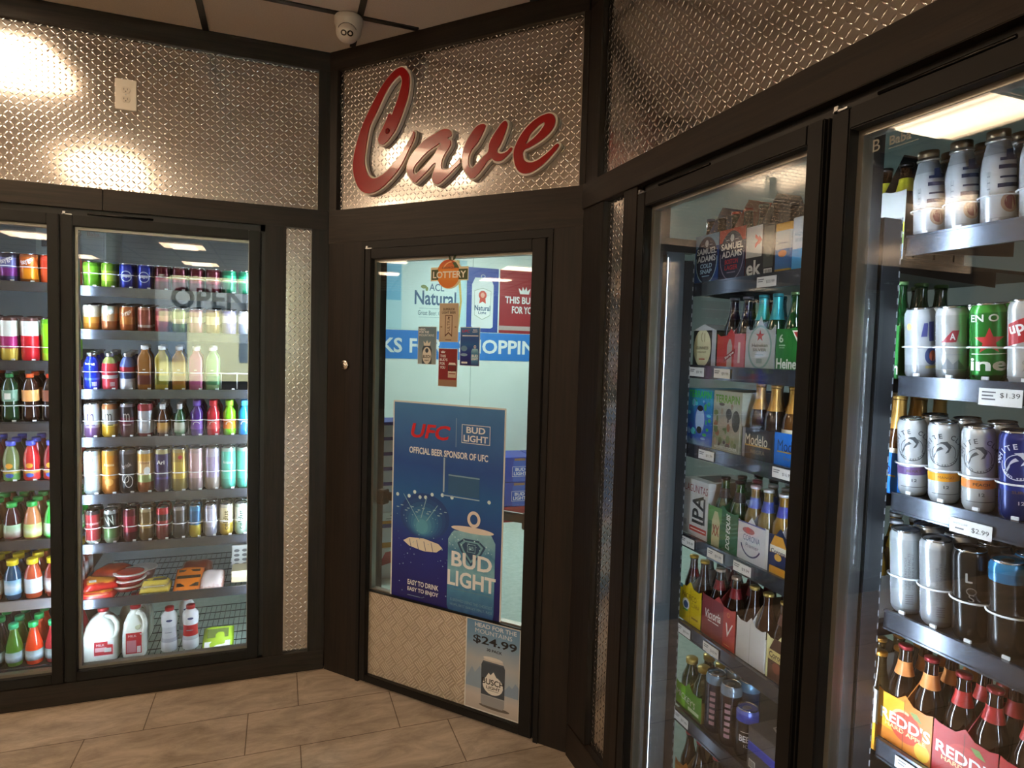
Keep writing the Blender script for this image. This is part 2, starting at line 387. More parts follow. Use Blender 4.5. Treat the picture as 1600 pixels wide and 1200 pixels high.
# --- right wall
structure('wall_right', wbox('R', -2.244, 0.7, 0, 0.07, ZB - 0.02, ZC).mesh('wall_right', PLATE), 'R')
structure('wall_right_strip', wbox('R', -2.09, -1.915, 0, 0.07, 0.05, 2.2).mesh('wall_right_strip', PLATE), 'R')
structure('wall_right_end', wbox('R', 0.7, 7.6, -0.02, 0.07, 0, ZC).mesh('wall_right_end', SHOPW), 'R')
NTRIM = [0]
def board(w, s0, s1, z0, z1, vert=False, q0=-0.022, q1=0.0):
    NTRIM[0] += 1
    structure('trim_%d' % NTRIM[0], wbox(w, s0, s1, q0, q1, z0, z1).mesh('trim', WOODV if vert else WOODH, 0.0015), w)
# left: top trim, beam (two lengths butted at the seam), stiles, base
board('L', -2.5, 0.222, ZT, ZC - 0.001); board('L', -2.5, -0.724, 2.172, ZB + 0.002); board('L', -0.721, 0.212, 2.172, ZB + 0.002)
board('L', 0.165, 0.222, ZB + 0.002, ZT, True); board('L', -0.068, 0.024, 0.098, 2.172, True); board('L', 0.139, 0.218, 0.078, 2.172, True)
board('L', -2.5, 0.215, 0.0, 0.098, q0=-0.024); board('L', 0.024, 0.139, 0.078, 0.0985, q0=-0.014)
# angled: top trim, header, stiles
board('A', -2.240, -0.9246, ZT, ZC - 0.001); board('A', -2.236, -0.921, 2.107, ZB + 0.002)
board('A', -2.236, -2.190, ZB + 0.002, ZT, True); board('A', -0.946, -0.921, ZB + 0.002, ZT, True)
board('A', -2.232, -2.026, 0.0, 2.107, True); board('A', -1.047, -0.921, 0.0, 2.107, True)
# right: top trim, beam, stiles, base
board('R', -2.229, 0.7, ZT, ZC - 0.001); board('R', -2.236, 0.7, 2.17, ZB + 0.002, q0=-0.03)
board('R', -2.229, -2.128, ZB + 0.002, ZT, True); board('R', -2.232, -2.074, 0.13, 2.17, True); board('R', -1.930, -1.844, 0.13, 2.17, True)
board('R', -2.225, 0.7, 0.0, 0.13, q0=-0.026)

# ------------------------------------------------------------------ doors
def cooler_door(n, w, s0, s1, z0, z1, rail, label, panes=2, qf=-0.03, kick=None, hinge_left=True):
    """glass opening s0..s1, z0..z1; rail = widths left, right, top, bottom"""
    rl, rr, rt, rb = rail
    fr = wbox(w, s0 - rl, s0, qf, 0.035, z0 - rb, z1 + rt); wbox(w, s1, s1 + rr, qf, 0.035, z0 - rb, z1 + rt, fr)
    wbox(w, s0, s1, qf, 0.035, z1, z1 + rt, fr); wbox(w, s0, s1, qf, 0.035, z0 - rb, z0, fr)
    if kick: wbox(w, s0, s1, qf + 0.01, 0.035, kick[1], kick[1] + 0.006, fr)
    d = structure('door_%d' % n, fr.mesh('door', BLK, 0.003), w, label)
    zg = kick[1] if kick else z0
    sp = wbox(w, s0, s0 + 0.012, -0.002, 0.028, zg, z1); wbox(w, s1 - 0.004, s1, -0.002, 0.028, zg, z1, sp); wbox(w, s0 + 0.012, s1 - 0.004, -0.002, 0.028, z1 - 0.012, z1, sp); wbox(w, s0 + 0.012, s1 - 0.004, -0.002, 0.028, zg, zg + 0.012, sp)
    link('spacer_bar', sp.mesh('spacer_bar', SPACER), d)
    for k in range(panes):
        q = k * 0.018
        link('glass_pane', wbox(w, s0 + 0.001, s1 - 0.001, q, q + 0.004, zg + 0.001, z1 - 0.001).mesh('glass_pane', GLASS), d)
    if kick: link('kick_plate', wbox(w, s0 + 0.001, s1 - 0.001, -0.006, 0.03, kick[0], kick[1]).mesh('kick_plate', KICK), d)
    gk = wbox(w, s0 - rl - 0.004, s0 - rl, qf + 0.012, 0.03, z0 - rb, z1 + rt); wbox(w, s1 + rr, s1 + rr + 0.004, qf + 0.012, 0.03, z0 - rb, z1 + rt, gk)
    link('gasket', gk.mesh('gasket', GASK), d)
    hg = wbox(w, s0 - rl + 0.006, s0 - rl + 0.016, qf - 0.001, qf + 0.012, z1 + rt, z1 + rt + 0.013); wbox(w, s0 - rl + 0.004, s0 - rl + 0.04, qf - 0.001, qf + 0.012, z1 + rt, z1 + rt + 0.004, hg)
    link('hinge', hg.mesh('hinge', SILV), d)
    cl = MB().tube([wp0(w, s0 + 0.05, -0.012, z1 + rt + 0.012), wp0(w, s0 + 0.3, -0.012, z1 + rt + 0.012)], 0.004); link('closer_rod', cl.mesh('closer_rod', P('2b2a2a', 0.25, 0.8)), d)
    return d
def wp0(w, s, q, z): return (s, FR[w][1] + q, z)
def door_surround(name, w, s0, s1, z0, z1, q0, q1, holes):
    """outer cooler frame with openings"""
    mb = MB(); xs = [s0] + [v for h in holes for v in h] + [s1]
    for i in range(0, len(xs), 2): wbox(w, xs[i], xs[i + 1], q0, q1, z0, z1, mb)
    return mb
# left wall: two glass doors
GT, GB = 2.096, 0.146
cooler_door(1, 'L', -1.619, -0.925, GB, GT, (0.044, 0.043, 0.045, 0.043), 'black framed glass cooler door on the far end of the soda wall')
cooler_door(2, 'L', -0.832, -0.138, GB, GT, (0.042, 0.046, 0.045, 0.043), 'black framed glass cooler door between the soda wall mullion and the tread plate strip')
sf = wbox('L', -2.5, -1.67, 0.0, 0.09, 0.0, 2.2); wbox('L', -0.893, -0.875, 0.04, 0.13, 0.1, 2.18, sf); wbox('L', -0.09, 0.02, 0.0, 0.12, 0.0, 2.2, sf); wbox('L', -2.5, 0.02, 0.0, 0.12, 2.143, 2.2, sf); wbox('L', -2.5, 0.02, 0.0, 0.12, 0.0, 0.102, sf)
structure('wall_left_cooler_frame', sf.mesh('cooler_frame', BLKM), 'L')
# angled wall: entrance door of the beer room
structure('wall_angled_door_frame', wbox('A', -2.026, -2.008, -0.026, 0.06, 0, 2.105, wbox('A', -1.068, -1.047, -0.026, 0.06, 0, 2.105, wbox('A', -2.008, -1.068, -0.026, 0.06, 2.072, 2.105, wbox('A', -2.008, -1.961, 0.036, 0.082, 0, 2.105, wbox('A', -1.13, -1.068, 0.036, 0.11, 0, 2.105, wbox('A', -1.961, -1.13, 0.036, 0.09, 2.03, 2.105)))))).mesh('door_frame', BLK), 'A')
cooler_door(3, 'A', -1.965, -1.136, 0.046, 2.024, (0.036, 0.060, 0.046, 0.034), 'black framed glass door into the beer room', kick=(0.046, 0.453))
# right wall: two glass doors
cooler_door(4, 'R', -1.781, -1.119, GB, GT - 0.004, (0.046, 0.045, 0.045, 0.043), 'black framed glass cooler door nearest the beer room door')
cooler_door(5, 'R', -1.0077, -0.345, GB, GT - 0.004, (0.046, 0.045, 0.045, 0.043), 'black framed glass cooler door with the tall single cans behind it')
sr = wbox('R', -1.845, -1.829, 0.0, 0.10, 0.1, 2.18); wbox('R', -1.078, -1.048, 0.04, 0.12, 0.1, 2.18, sr); wbox('R', -0.298, 0.7, 0.0, 0.1, 0.0, 2.2, sr); wbox('R', -1.845, 0.7, 0.0, 0.1, 2.14, 2.2, sr); wbox('R', -1.845, 0.7, 0.0, 0.1, 0.0, 0.102, sr)
structure('wall_right_cooler_frame', sr.mesh('cooler_frame', BLKM), 'R')
# maker's name on two panes
for w, s, z, n in (('R', -0.925, 2.052, 0), ('L', -0.775, 2.07, 1)):
    t = thing('glass_sticker', ('small grey maker sticker on the glass above the white bottles', 'small grey maker sticker on the glass above the lime soda cans')[n], 'sticker', w, s, -0.001, z)
    decals(t, [(P('8f8f88', 0.5), ('T', 'Baba', 0.012, 0, None, 0.018, 0.02)), (P('8f8f88', 0.5), ('T', 'B', -0.04, 0, None, 0.024, 0.0)), (P('8f8f88', 0.5), ('R', -0.012, 0.05, -0.015, -0.0135))])
t = thing('door_lock', 'round chrome key lock on the black stile beside the beer room door', 'lock', 'A', -2.118, -0.022, 1.527)
lk = MB().lathe([(0.023, -0.0), (0.023, 0.008), (0.02, 0.011), (0.0135, 0.011), (0.0135, 0.014), (0, 0.014)], 24); me = lk.mesh('lock_body', CHROME); me.transform(Matrix.Rotation(PI / 2, 4, 'X')); link('lock_body', me, t)
decals(t, [(BLKINK, ('R', -0.0015, 0.0015, -0.007, 0.006), 'keyhole')], y=-0.014)
# push bar behind the entrance door glass
t = thing('push_bar', 'dark push bar across the inside of the beer room door glass', 'push bar', 'A', -1.55, 0.075, 0.90)
link('bar', MB().box(-0.405, 0.405, -0.012, 0.012, -0.02, 0.02).mesh('bar', P('2c2b29', 0.35), 0.004), t)
for x in (-0.385, 0.395): link('bracket', MB().box(x - 0.02, x + 0.02, -0.05, 0.0, -0.035, 0.035).mesh('bracket', BLKM, 0.004), t)

# ------------------------------------------------------------------ outlet on the tread plate
t = thing('electrical_outlet', 'white double socket on the tread plate above the soda cooler', 'socket', 'L', -0.637, 0.0, 2.68)
link('cover_plate', MB().box(-0.041, 0.041, -0.006, 0.0, -0.065, 0.065).mesh('cover_plate', P('d9d3c8', 0.35), 0.002), t)
for z in (0.02, -0.02):
    rc = link('socket_face', MB().prism([(0.0165 * math.cos(a) * 1.0, z + max(-0.013, min(0.013, 0.0165 * math.sin(a)))) for a in [i * PI / 12 for i in range(24)]], -0.0085, -0.005).mesh('socket_face', P('cfc8bb', 0.35)), t)
    decals(rc, [(BLKINK, ('R', -0.008, -0.006, z - 0.002, z + 0.006), 'slot'), (BLKINK, ('R', 0.006, 0.008, z - 0.002, z + 0.006), 'slot'), (BLKINK, ('E', 0, z - 0.007, 0.0025, 0.0025), 'slot')], y=-0.0085)
link('screw', MB().prism([(0.003 * math.cos(i * PI / 6), 0.003 * math.sin(i * PI / 6)) for i in range(12)], -0.0075, -0.005).mesh('screw', SILV), t)

# ------------------------------------------------------------------ ceiling camera
t = world_thing('security_camera', 'white dome security camera on the ceiling over the corner', 'camera', (0.262, 2.835, ZC - 0.006)); t.scale = (1, 1, 0.88)
link('base', MB().lathe([(0.056, 0.0), (0.060, -0.008), (0.060, -0.030), (0.055, -0.042), (0.050, -0.078), (0.046, -0.086), (0, -0.086)], 36).mesh('base', P('cfc7ba', 0.4)), t)
ec = Vector((-0.006, -0.012, -0.078)); er = 0.047
e = link('eyeball', MB().lathe([(er * math.sin(a), -er * math.cos(a)) for a in [i * PI / 18 for i in range(19)]], 32).mesh('eyeball', P('d6cec2', 0.35)), t, ec)
dirv = Vector((-0.33, -2.3, -0.95)).normalized(); sx = dirv.cross(Vector((0, 0, 1))).normalized(); upv = sx.cross(dirv)
for k, mt in ((-1, P('120e0c', 0.1)), (1, P('3a332d', 0.15))):
    dd = (dirv + sx * 0.30 * k - upv * 0.12).normalized(); me = MB().lathe([(0.0125, -0.002), (0.0125, 0.0015), (0.0085, 0.002), (0.007, 0.0008), (0, 0.0008)], 20).mesh('lens', mt)
    me.transform(Matrix.Translation(dd * (er - 0.0015)) @ dd.to_track_quat('Z', 'Y').to_matrix().to_4x4()); link('lens', me, e)
pts = [(dirv * math.cos(0.95) + (sx * math.cos(a) + upv * math.sin(a)) * math.sin(0.95)) * (er + 0.0004) for a in [R(20 + 14 * i) for i in range(11)]]
link('eyelid_seam', MB().tube(pts, 0.0012, 5).mesh('eyelid_seam', BLKM), e)

# ------------------------------------------------------------------ ceiling lights
def troffer(x, y, i):
    pos = {(0, 0): 'ceiling light nearest the soda cooler, mirrored in the right door'}.get(i, 'square recessed ceiling light, row %s from the soda wall, column %s' % (('one', 'two', 'three', 'four', 'five')[i[1]], ('one', 'two', 'three', 'four', 'five', 'six')[i[0]]))
    t = world_thing('ceiling_light', pos, 'ceiling light', (x, y, ZC - 0.008), group='square troffers in the shop ceiling')
    h = 0.30; fr = MB()
    for a in ((-h, h, -h, -h + 0.015), (-h, h, h - 0.015, h), (-h, -h + 0.015, -h, h), (h - 0.015, h, -h, h)): fr.box(a[0], a[1], a[2], a[3], -0.006, 0.003)
    link('frame', fr.mesh('frame', P('d8d2c6', 0.5)), t)
    for x0, x1 in ((-h + 0.015, -0.17), (0.17, h - 0.015)): link('reflector', MB().box(x0, x1, -h + 0.015, h - 0.015, 0.0, 0.003).mesh('reflector', EM('ffd6ac', TROFFER * 0.7, 'troffer reflector')), t)
    link('diffuser', MB().box(-0.168, 0.168, -h + 0.015, h - 0.015, -0.012, 0.003).mesh('diffuser', EM('ffdfba', TROFFER, 'troffer diffuser')), t)
for i in range(5):
    for j in range(5):
        troffer(-1.35 - 1.9 * i, 2.55 - 2.2 * j, (i, j))  # lights past the second column and row are unseen, added for ambient light

# ------------------------------------------------------------------ lettering sign on the angled wall
CV = {}
exec('''C=[(-0.176,0.022),(-0.183,0.009),(-0.21,-0.03),(-0.237,-0.063),(-0.272,-0.095),(-0.322,-0.135),(-0.359,-0.154),(-0.396,-0.162),(-0.426,-0.148),(-0.446,-0.117),(-0.456,-0.072),(-0.451,-0.029),(-0.441,0.028),(-0.425,0.083),(-0.387,0.141),(-0.345,0.208),(-0.309,0.25),(-0.277,0.273),(-0.26,0.278),(-0.249,0.265),(-0.246,0.246),(-0.255,0.214),(-0.271,0.169),(-0.292,0.127),(-0.301,0.111),(-0.313,0.12),(-0.327,0.098),(-0.352,0.056),(-0.374,0.022),(-0.373,-0.001),(-0.358,-0.013),(-0.336,-0.008),(-0.304,0.016),(-0.272,0.054),(-0.235,0.127),(-0.215,0.177),(-0.207,0.225),(-0.208,0.264),(-0.221,0.291),(-0.243,0.309),(-0.267,0.31),(-0.296,0.299),(-0.328,0.276),(-0.36,0.245),(-0.396,0.199),(-0.436,0.142),(-0.469,0.089),(-0.493,0.037),(-0.509,-0.007),(-0.52,-0.05),(-0.523,-0.103),(-0.51,-0.157),(-0.482,-0.201),(-0.444,-0.223),(-0.402,-0.224),(-0.357,-0.209),(-0.307,-0.177),(-0.264,-0.141),(-0.229,-0.097),(-0.202,-0.053),(-0.179,-0.017),(-0.171,0.016)]
a=[(0.021,-0.01),(0.018,-0.001),(-0.0,0.008),(-0.027,0.009),(-0.06,-0.002),(-0.11,-0.023),(-0.15,-0.048),(-0.184,-0.077),(-0.204,-0.108),(-0.211,-0.136),(-0.2,-0.165),(-0.181,-0.189),(-0.165,-0.202),(-0.147,-0.192),(-0.106,-0.163),(-0.063,-0.128),(-0.055,-0.128),(-0.056,-0.144),(-0.069,-0.173),(-0.07,-0.197),(-0.057,-0.217),(-0.037,-0.217),(-0.005,-0.198),(0.034,-0.167),(0.07,-0.128),(0.056,-0.134),(0.03,-0.153),(0.008,-0.163),(-0.012,-0.163),(-0.026,-0.152),(-0.025,-0.128),(-0.011,-0.097),(0.008,-0.075),(0.019,-0.055),(0.014,-0.038),(0.004,-0.03),(0.02,-0.023)]
ah=[(-0.032,-0.049),(-0.058,-0.056),(-0.102,-0.076),(-0.145,-0.109),(-0.171,-0.134),(-0.175,-0.153),(-0.165,-0.167),(-0.144,-0.157),(-0.1,-0.125),(-0.061,-0.089),(-0.045,-0.066)]
v=[(0.19,-0.001),(0.175,0.005),(0.15,-0.0),(0.123,-0.026),(0.101,-0.055),(0.086,-0.093),(0.081,-0.132),(0.089,-0.167),(0.109,-0.196),(0.128,-0.212),(0.153,-0.203),(0.18,-0.177),(0.222,-0.14),(0.237,-0.151),(0.256,-0.156),(0.279,-0.149),(0.303,-0.131),(0.317,-0.117),(0.317,-0.107),(0.296,-0.12),(0.279,-0.126),(0.261,-0.125),(0.248,-0.112),(0.26,-0.092),(0.277,-0.059),(0.29,-0.025),(0.293,-0.007),(0.286,0.003),(0.275,0.001),(0.251,-0.022),(0.228,-0.05),(0.211,-0.079),(0.206,-0.112),(0.182,-0.13),(0.148,-0.16),(0.127,-0.17),(0.112,-0.154),(0.111,-0.122),(0.125,-0.094),(0.152,-0.069),(0.176,-0.033),(0.189,-0.006)]
e=[(0.525,-0.119),(0.518,-0.117),(0.491,-0.138),(0.459,-0.159),(0.431,-0.173),(0.403,-0.177),(0.38,-0.168),(0.37,-0.151),(0.371,-0.126),(0.395,-0.117),(0.434,-0.101),(0.47,-0.081),(0.497,-0.055),(0.507,-0.029),(0.503,-0.009),(0.489,0.002),(0.467,0.004),(0.431,-0.006),(0.398,-0.024),(0.364,-0.055),(0.339,-0.092),(0.327,-0.126),(0.33,-0.162),(0.34,-0.191),(0.358,-0.211),(0.378,-0.218),(0.404,-0.216),(0.438,-0.202),(0.471,-0.18),(0.5,-0.154),(0.524,-0.127)]
eh=[(0.461,-0.028),(0.446,-0.029),(0.421,-0.045),(0.399,-0.064),(0.386,-0.088),(0.38,-0.1),(0.4,-0.092),(0.43,-0.071),(0.452,-0.049)]''', CV)
def letter_mesh(loops, half, off, mat, name):
    def turn(lp): return sum(x0 * y1 - x1 * y0 for (x0, y0), (x1, y1) in zip(lp, lp[1:] + lp[:1]))
    loops = [lp if (turn(lp) * TURN > 0) == (i == 0) else lp[::-1] for i, lp in enumerate(loops)]
    cu = bpy.data.curves.new('t', 'CURVE'); cu.dimensions = '2D'; cu.fill_mode = 'BOTH'; cu.extrude = half; cu.offset = off; cu.resolution_u = 3
    for lp in loops:
        sp = cu.splines.new('BEZIER'); sp.bezier_points.add(len(lp) - 1); sp.use_cyclic_u = True
        for bpnt, (x, y) in zip(sp.bezier_points, lp): bpnt.co = (x, y, 0); bpnt.handle_left_type = bpnt.handle_right_type = 'AUTO'
    ob = bpy.data.objects.new('t', cu); me = bpy.data.meshes.new_from_object(ob); bpy.data.objects.remove(ob)
    me.transform(Matrix.Rotation(PI / 2, 4, 'X')); me.name = name; me.materials.clear(); me.materials.append(mat)
    return me
TURN = sum(x0 * y1 - x1 * y0 for (x0, y0), (x1, y1) in zip(CV['C'], CV['C'][1:] + CV['C'][:1]))
t = thing('wall_sign', 'red script sign with white edges reading Cave on the tread plate above the door', 'sign', 'A', -1.56, -0.001, 2.55)
REDS = P('9c0a10', 0.22, coat=0.6, key='glossy red sign face'); SGNW = P('f0e4d8', 0.45, key='sign edge white')
for k, loops in (('C', [CV['C']]), ('a', [CV['a'], CV['ah']]), ('v', [CV['v']]), ('e', [CV['e'], CV['eh']])):
    o = link('letter', letter_mesh(loops, 0.003, 0.0, REDS, 'letter'), t, (0, -0.0245, 0))
    em = letter_mesh(loops, 0.010, 0.0, SGNW, 'letter_edge'); mb = MB(); mb.add([v.co + Vector((0, 0.0133, 0)) for v in em.vertices], [tuple(p.vertices) for p in em.polygons])
    for lp in loops:
        n = len(lp); pts = []
        for i in range(n):
            p0, p1, p2, p3 = (Vector((*lp[(i + j - 1) % n], 0)) for j in range(4))
            for u in (0.0, 0.34, 0.67): pts.append(0.5 * ((2 * p1) + (p2 - p0) * u + (2 * p0 - 5 * p1 + 4 * p2 - p3) * u * u + (3 * p1 - p0 - 3 * p2 + p3) * u ** 3))
        m_ = len(pts); vs = []; fs = []; bw = 0.0075
        for i in range(m_):
            tg = (pts[(i + 1) % m_] - pts[i - 1]).normalized(); nr = Vector((-tg.y, tg.x, 0))
            for sd, yy in ((-bw, 0.0033), (-bw, 0.0233), (bw, 0.0233), (bw, 0.0033)): q_ = pts[i] + nr * sd; vs.append((q_.x, yy, q_.y))
        for i in range(m_):
            j = (i + 1) % m_
            for c_ in range(4): fs.append((i * 4 + c_, i * 4 + (c_ + 1) % 4, j * 4 + (c_ + 1) % 4, j * 4 + c_))
        mb.add(vs, fs)
    link('letter_edge', mb.mesh('letter_edge', SGNW), o)
sc = MB().lathe([(0.013, 0), (0.012, 0.004), (0.007, 0.008), (0, 0.009)], 16).mesh('screw_cap', P('7d0a10', 0.15)); sc.transform(Matrix.Rotation(PI / 2, 4, 'X')); link('screw_cap', sc, t, (-0.322, -0.0275, 0.042))

# ================================================================== posters and stickers on the door
def poster(name, label, w, s, q, z, wd, ht, mat, items, border=None, cat='poster', thick=0.0015):
    t = thing(name, label, cat, w, s, q, z)
    link('sheet', MB().box(-wd / 2, wd / 2, -thick, 0, 0, ht).mesh('sheet', P('cfd0cc', 0.5) if border else mat), t)
    its = ([(mat, ('R', -wd / 2 + border, wd / 2 - border, border, ht - border), 'printed_ground')] if border else []) + items
    decals(t, its, y=-thick)
    return t
DW = 'dfe3e6'
NAVY = bands([(0.0, '171560'), (0.3, '1c2c80'), (0.55, '1f5a98'), (0.7, '234c92'), (1.0, '4478ae')], 0.3, 0, True, 0.10, nscale=9)
CANB = bands([(0.0, '264a80'), (0.30, '4480a8'), (0.5, '78b0c4'), (0.7, '427ca4'), (1.0, '90c2d0')], 0.35, 0, True, 0.25, nscale=26)
def drops(n, x0, x1, z0, z1, r, seed):
    rr = random.Random(seed); out = []
    for i in range(n):
        q = r * (0.5 + rr.random()); out.append(('E', rr.uniform(x0, x1), rr.uniform(z0, z1), q, q))
    return out
items = []
lite = '86a3c0'
cb = [(0.035, 0.004), (0.255, 0.004), (0.262, 0.03), (0.262, 0.345), (0.243, 0.375), (0.232, 0.387), (0.052, 0.372), (0.040, 0.360), (0.022, 0.33), (0.022, 0.03)]
for i, c in enumerate(('20427e', '244c86', '28588e', '2f6698', '3a76a2', '4788ac', '559ab6')): items.append((P(c, 0.4), ('E', -0.11 - 0.002 * i, 0.41 - 0.008 * i, 0.135 - 0.017 * i, 0.105 - 0.012 * i), 'printed_glow'))
for (x, z) in ((-0.166, 0.515), (-0.07, 0.515), (-0.015, 0.52), (0.036, 0.516), (-0.263, 0.493), (-0.197, 0.493), (-0.136, 0.495), (-0.105, 0.498), (0.225, 0.52)): items.append((P('cfe4e4', 0.4), ('E', x, z, 0.0085, 0.0085), 'printed_light'))
for i in range(14): items.append((P('9ab8c4', 0.4), ('E', -0.26 + 0.02 * i + 0.004 * (i % 3), 0.435 + 0.012 * math.sin(i * 2.1), 0.008, 0.0022), 'printed_crowd'))
for (x0, z0, x1, z1) in ((-0.23, 0.50, -0.14, 0.38), (-0.10, 0.50, -0.13, 0.40), (-0.04, 0.47, -0.10, 0.39)): items.append((P('8fb6c2', 0.4), ('Y', [(x0, z0), (x0 + 0.004, z0), (x1 + 0.004, z1), (x1, z1)]), 'printed_beam'))
items += [(P('d8d2c0', 0.4), ('Y', [(-0.225, 0.282), (-0.19, 0.302), (-0.11, 0.308), (-0.03, 0.296), (-0.008, 0.28), (-0.04, 0.256), (-0.11, 0.25), (-0.19, 0.262)]), 'printed_arena')]
for x in (-0.18, -0.14, -0.10, -0.06): items.append((P('2a4a74', 0.4), ('Y', [(x, 0.253), (x + 0.003, 0.253), (x - 0.008, 0.295), (x - 0.011, 0.295)]), 'printed_arena_post'))
items += [(P('9db6c8', 0.4), ('R', -0.012, -0.004, 0.535, 0.69), 'printed_pole'), (P('2e5a84', 0.4), ('R', 0.016, 0.176, 0.53, 0.62), 'printed_screen'), (P('7fa0b8', 0.4), ('R', 0.016, 0.176, 0.612, 0.618), 'printed_screen_edge'), (P('9db6c8', 0.4), ('R', -0.012, 0.178, 0.519, 0.524), 'printed_screen_edge')]
items += [(CANB, ('Y', cb), 'printed_can'), (P('d9d0c8', 0.4), ('E', 0.145, 0.386, 0.108, 0.014), 'printed_can_rim'), (P('d9d0c8', 0.4), ('O', 0.152, 0.435, 0.033, 0.036, 0.014), 'printed_pull_ring')]
dm = [(0.142, 0.228), (0.195, 0.285), (0.215, 0.32), (0.180, 0.345), (0.104, 0.345), (0.070, 0.32), (0.09, 0.285)]
items += [(P('26466a', 0.4), ('Y', dm), 'printed_crest'), (P('6f9fb0', 0.4), ('Y', [(0.142, 0.24), (0.186, 0.287), (0.203, 0.318), (0.176, 0.337), (0.108, 0.337), (0.082, 0.318), (0.10, 0.287)]), 'printed_crest'), (P('26466a', 0.4), ('Y', [(0.142, 0.252), (0.178, 0.29), (0.190, 0.314), (0.172, 0.33), (0.112, 0.33), (0.095, 0.314), (0.108, 0.29)]), 'printed_crest'), (P('7ba6b6', 0.4), ('F', 0.122, 0.164, 0.287, 0.325, 0.003), 'printed_crest'), (P('7ba6b6', 0.4), ('T', 'BB', 0.143, 0.306, 0.026, 0.018))]
items += [(DW, ('T', 'BUD', 0.145, 0.246, 0.206, 0.068, 0.05)), (DW, ('T', 'LIGHT', 0.146, 0.160, 0.245, 0.070, 0.05)), (P('5d8296', 0.4), ('R', 0.03, 0.255, 0.110, 0.113), 'printed_line'), (P('6d93a8', 0.4), ('T', 'IS BREWED USING THE CHOICEST', 0.147, 0.062, 0.215, 0.012, 0.0)), (P('6d93a8', 0.4), ('T', 'HOPS, BEST BARLEY MALT, RICE', 0.147, 0.040, 0.215, 0.012, 0.0))]
items += [('c0141c', ('T', 'UFC', -0.087, 0.798, 0.205, 0.066, 0.04, 0, 0.25)), (lite, ('R', 0.050, 0.053, 0.742, 0.87), 'printed_line'), (DW, ('F', 0.080, 0.223, 0.764, 0.846, 0.003)), (DW, ('T', 'BUD', 0.151, 0.823, 0.095, 0.028, 0.05)), (DW, ('T', 'LIGHT', 0.151, 0.786, 0.122, 0.029, 0.05)), (DW, ('T', 'OFFICIAL BEER SPONSOR OF UFC', 0.008, 0.7075, 0.415, 0.030, 0.03)), (DW, ('T', 'EASY TO DRINK', -0.109, 0.094, 0.172, 0.024, 0.03)), (DW, ('T', 'EASY TO ENJOY', -0.109, 0.060, 0.172, 0.024, 0.03)), (lite, ('R', -0.195, -0.12, 0.032, 0.034), 'printed_line')]
for d in drops(56, -0.27, 0.02, 0.03, 0.46, 0.0022, 3): items.append((P('8ab0c4', 0.4), d, 'printed_drop'))
for d in drops(24, 0.03, 0.255, 0.29, 0.36, 0.0024, 8): items.append((P('b4d8e2', 0.4), d, 'printed_drop'))
poster('beer_poster', 'tall blue beer poster with red UFC letters and a dewy can on the door glass', 'A', -1.5425, -0.0015, 0.447, 0.593, 0.928, NAVY, items, border=0.007)

SKYP = bands([(0.0, 'a89f98'), (0.15, 'b3aca8'), (0.35, '93a0ad'), (0.55, 'a3a6a8'), (0.8, '6f90ae'), (1.0, '5b83ab')], 0.4, 0, True, 0.12, nscale=12)
bcan = [(-0.052, 0.042), (-0.045, 0.032), (0.055, 0.032), (0.064, 0.044), (0.064, 0.212), (0.055, 0.232), (0.052, 0.243), (-0.040, 0.240), (-0.044, 0.230), (-0.053, 0.210)]
items = [(P('8296aa', 0.4), ('Y', [(-0.13, 0.13), (-0.10, 0.19), (-0.085, 0.165), (-0.06, 0.20), (-0.03, 0.15), (0.0, 0.12), (0.0, 0.1), (-0.13, 0.1)]), 'printed_mountain'), (P('7b8fa6', 0.4), ('Y', [(0.06, 0.12), (0.085, 0.15), (0.10, 0.14), (0.115, 0.165), (0.131, 0.15), (0.131, 0.1), (0.06, 0.1)]), 'printed_mountain'),
         (P('5c564f', 0.4), ('E', 0.015, 0.030, 0.075, 0.009), 'printed_shade'), (bands([(0.0, '8b8d90'), (0.2, '9fa2a4'), (0.22, '3c4652'), (0.9, '4b5764'), (0.93, 'b9b3ad')], 0.35), ('Y', bcan), 'printed_can'), (P('3e4b58', 0.4), ('Y', [(0.008, 0.198), (-0.040, 0.150), (0.052, 0.150)]), 'printed_mountain'), (P('d6d4cf', 0.4), ('E', 0.006, 0.128, 0.050, 0.042)), (P('d6d4cf', 0.4), ('Y', [(-0.034, 0.150), (-0.016, 0.180), (-0.006, 0.172), (0.008, 0.188), (0.022, 0.168), (0.046, 0.150)]), 'printed_mountain'),
         (BLKINK, ('T', 'BUSCH', 0.006, 0.141, 0.108, 0.026, 0.02)), (BLKINK, ('T', 'LIGHT', 0.008, 0.116, 0.068, 0.013, 0.03)), (P('55585c', 0.4), ('R', -0.02, 0.035, 0.103, 0.105), 'printed_line'), (P('c9c6c0', 0.4), ('E', 0.004, 0.244, 0.048, 0.008), 'printed_can_rim'),
         (P('c8d0d6', 0.4), ('T', 'HEAD FOR THE', 0.012, 0.380, 0.205, 0.019, 0.02)), (P('c8d0d6', 0.4), ('T', 'MOUNTAINS', 0.003, 0.354, 0.182, 0.019, 0.02)), (BLKINK, ('T', '$24.99', 0.010, 0.315, 0.215, 0.040, 0.02)), (BLKINK, ('T', '30 PACK', 0.010, 0.280, 0.076, 0.012, 0.03))]
poster('price_poster', 'small snowy mountain beer poster priced 24.99 at the foot of the door', 'A', -1.2785, -0.0065, 0.047, 0.272, 0.403, SKYP, items, border=0.006)

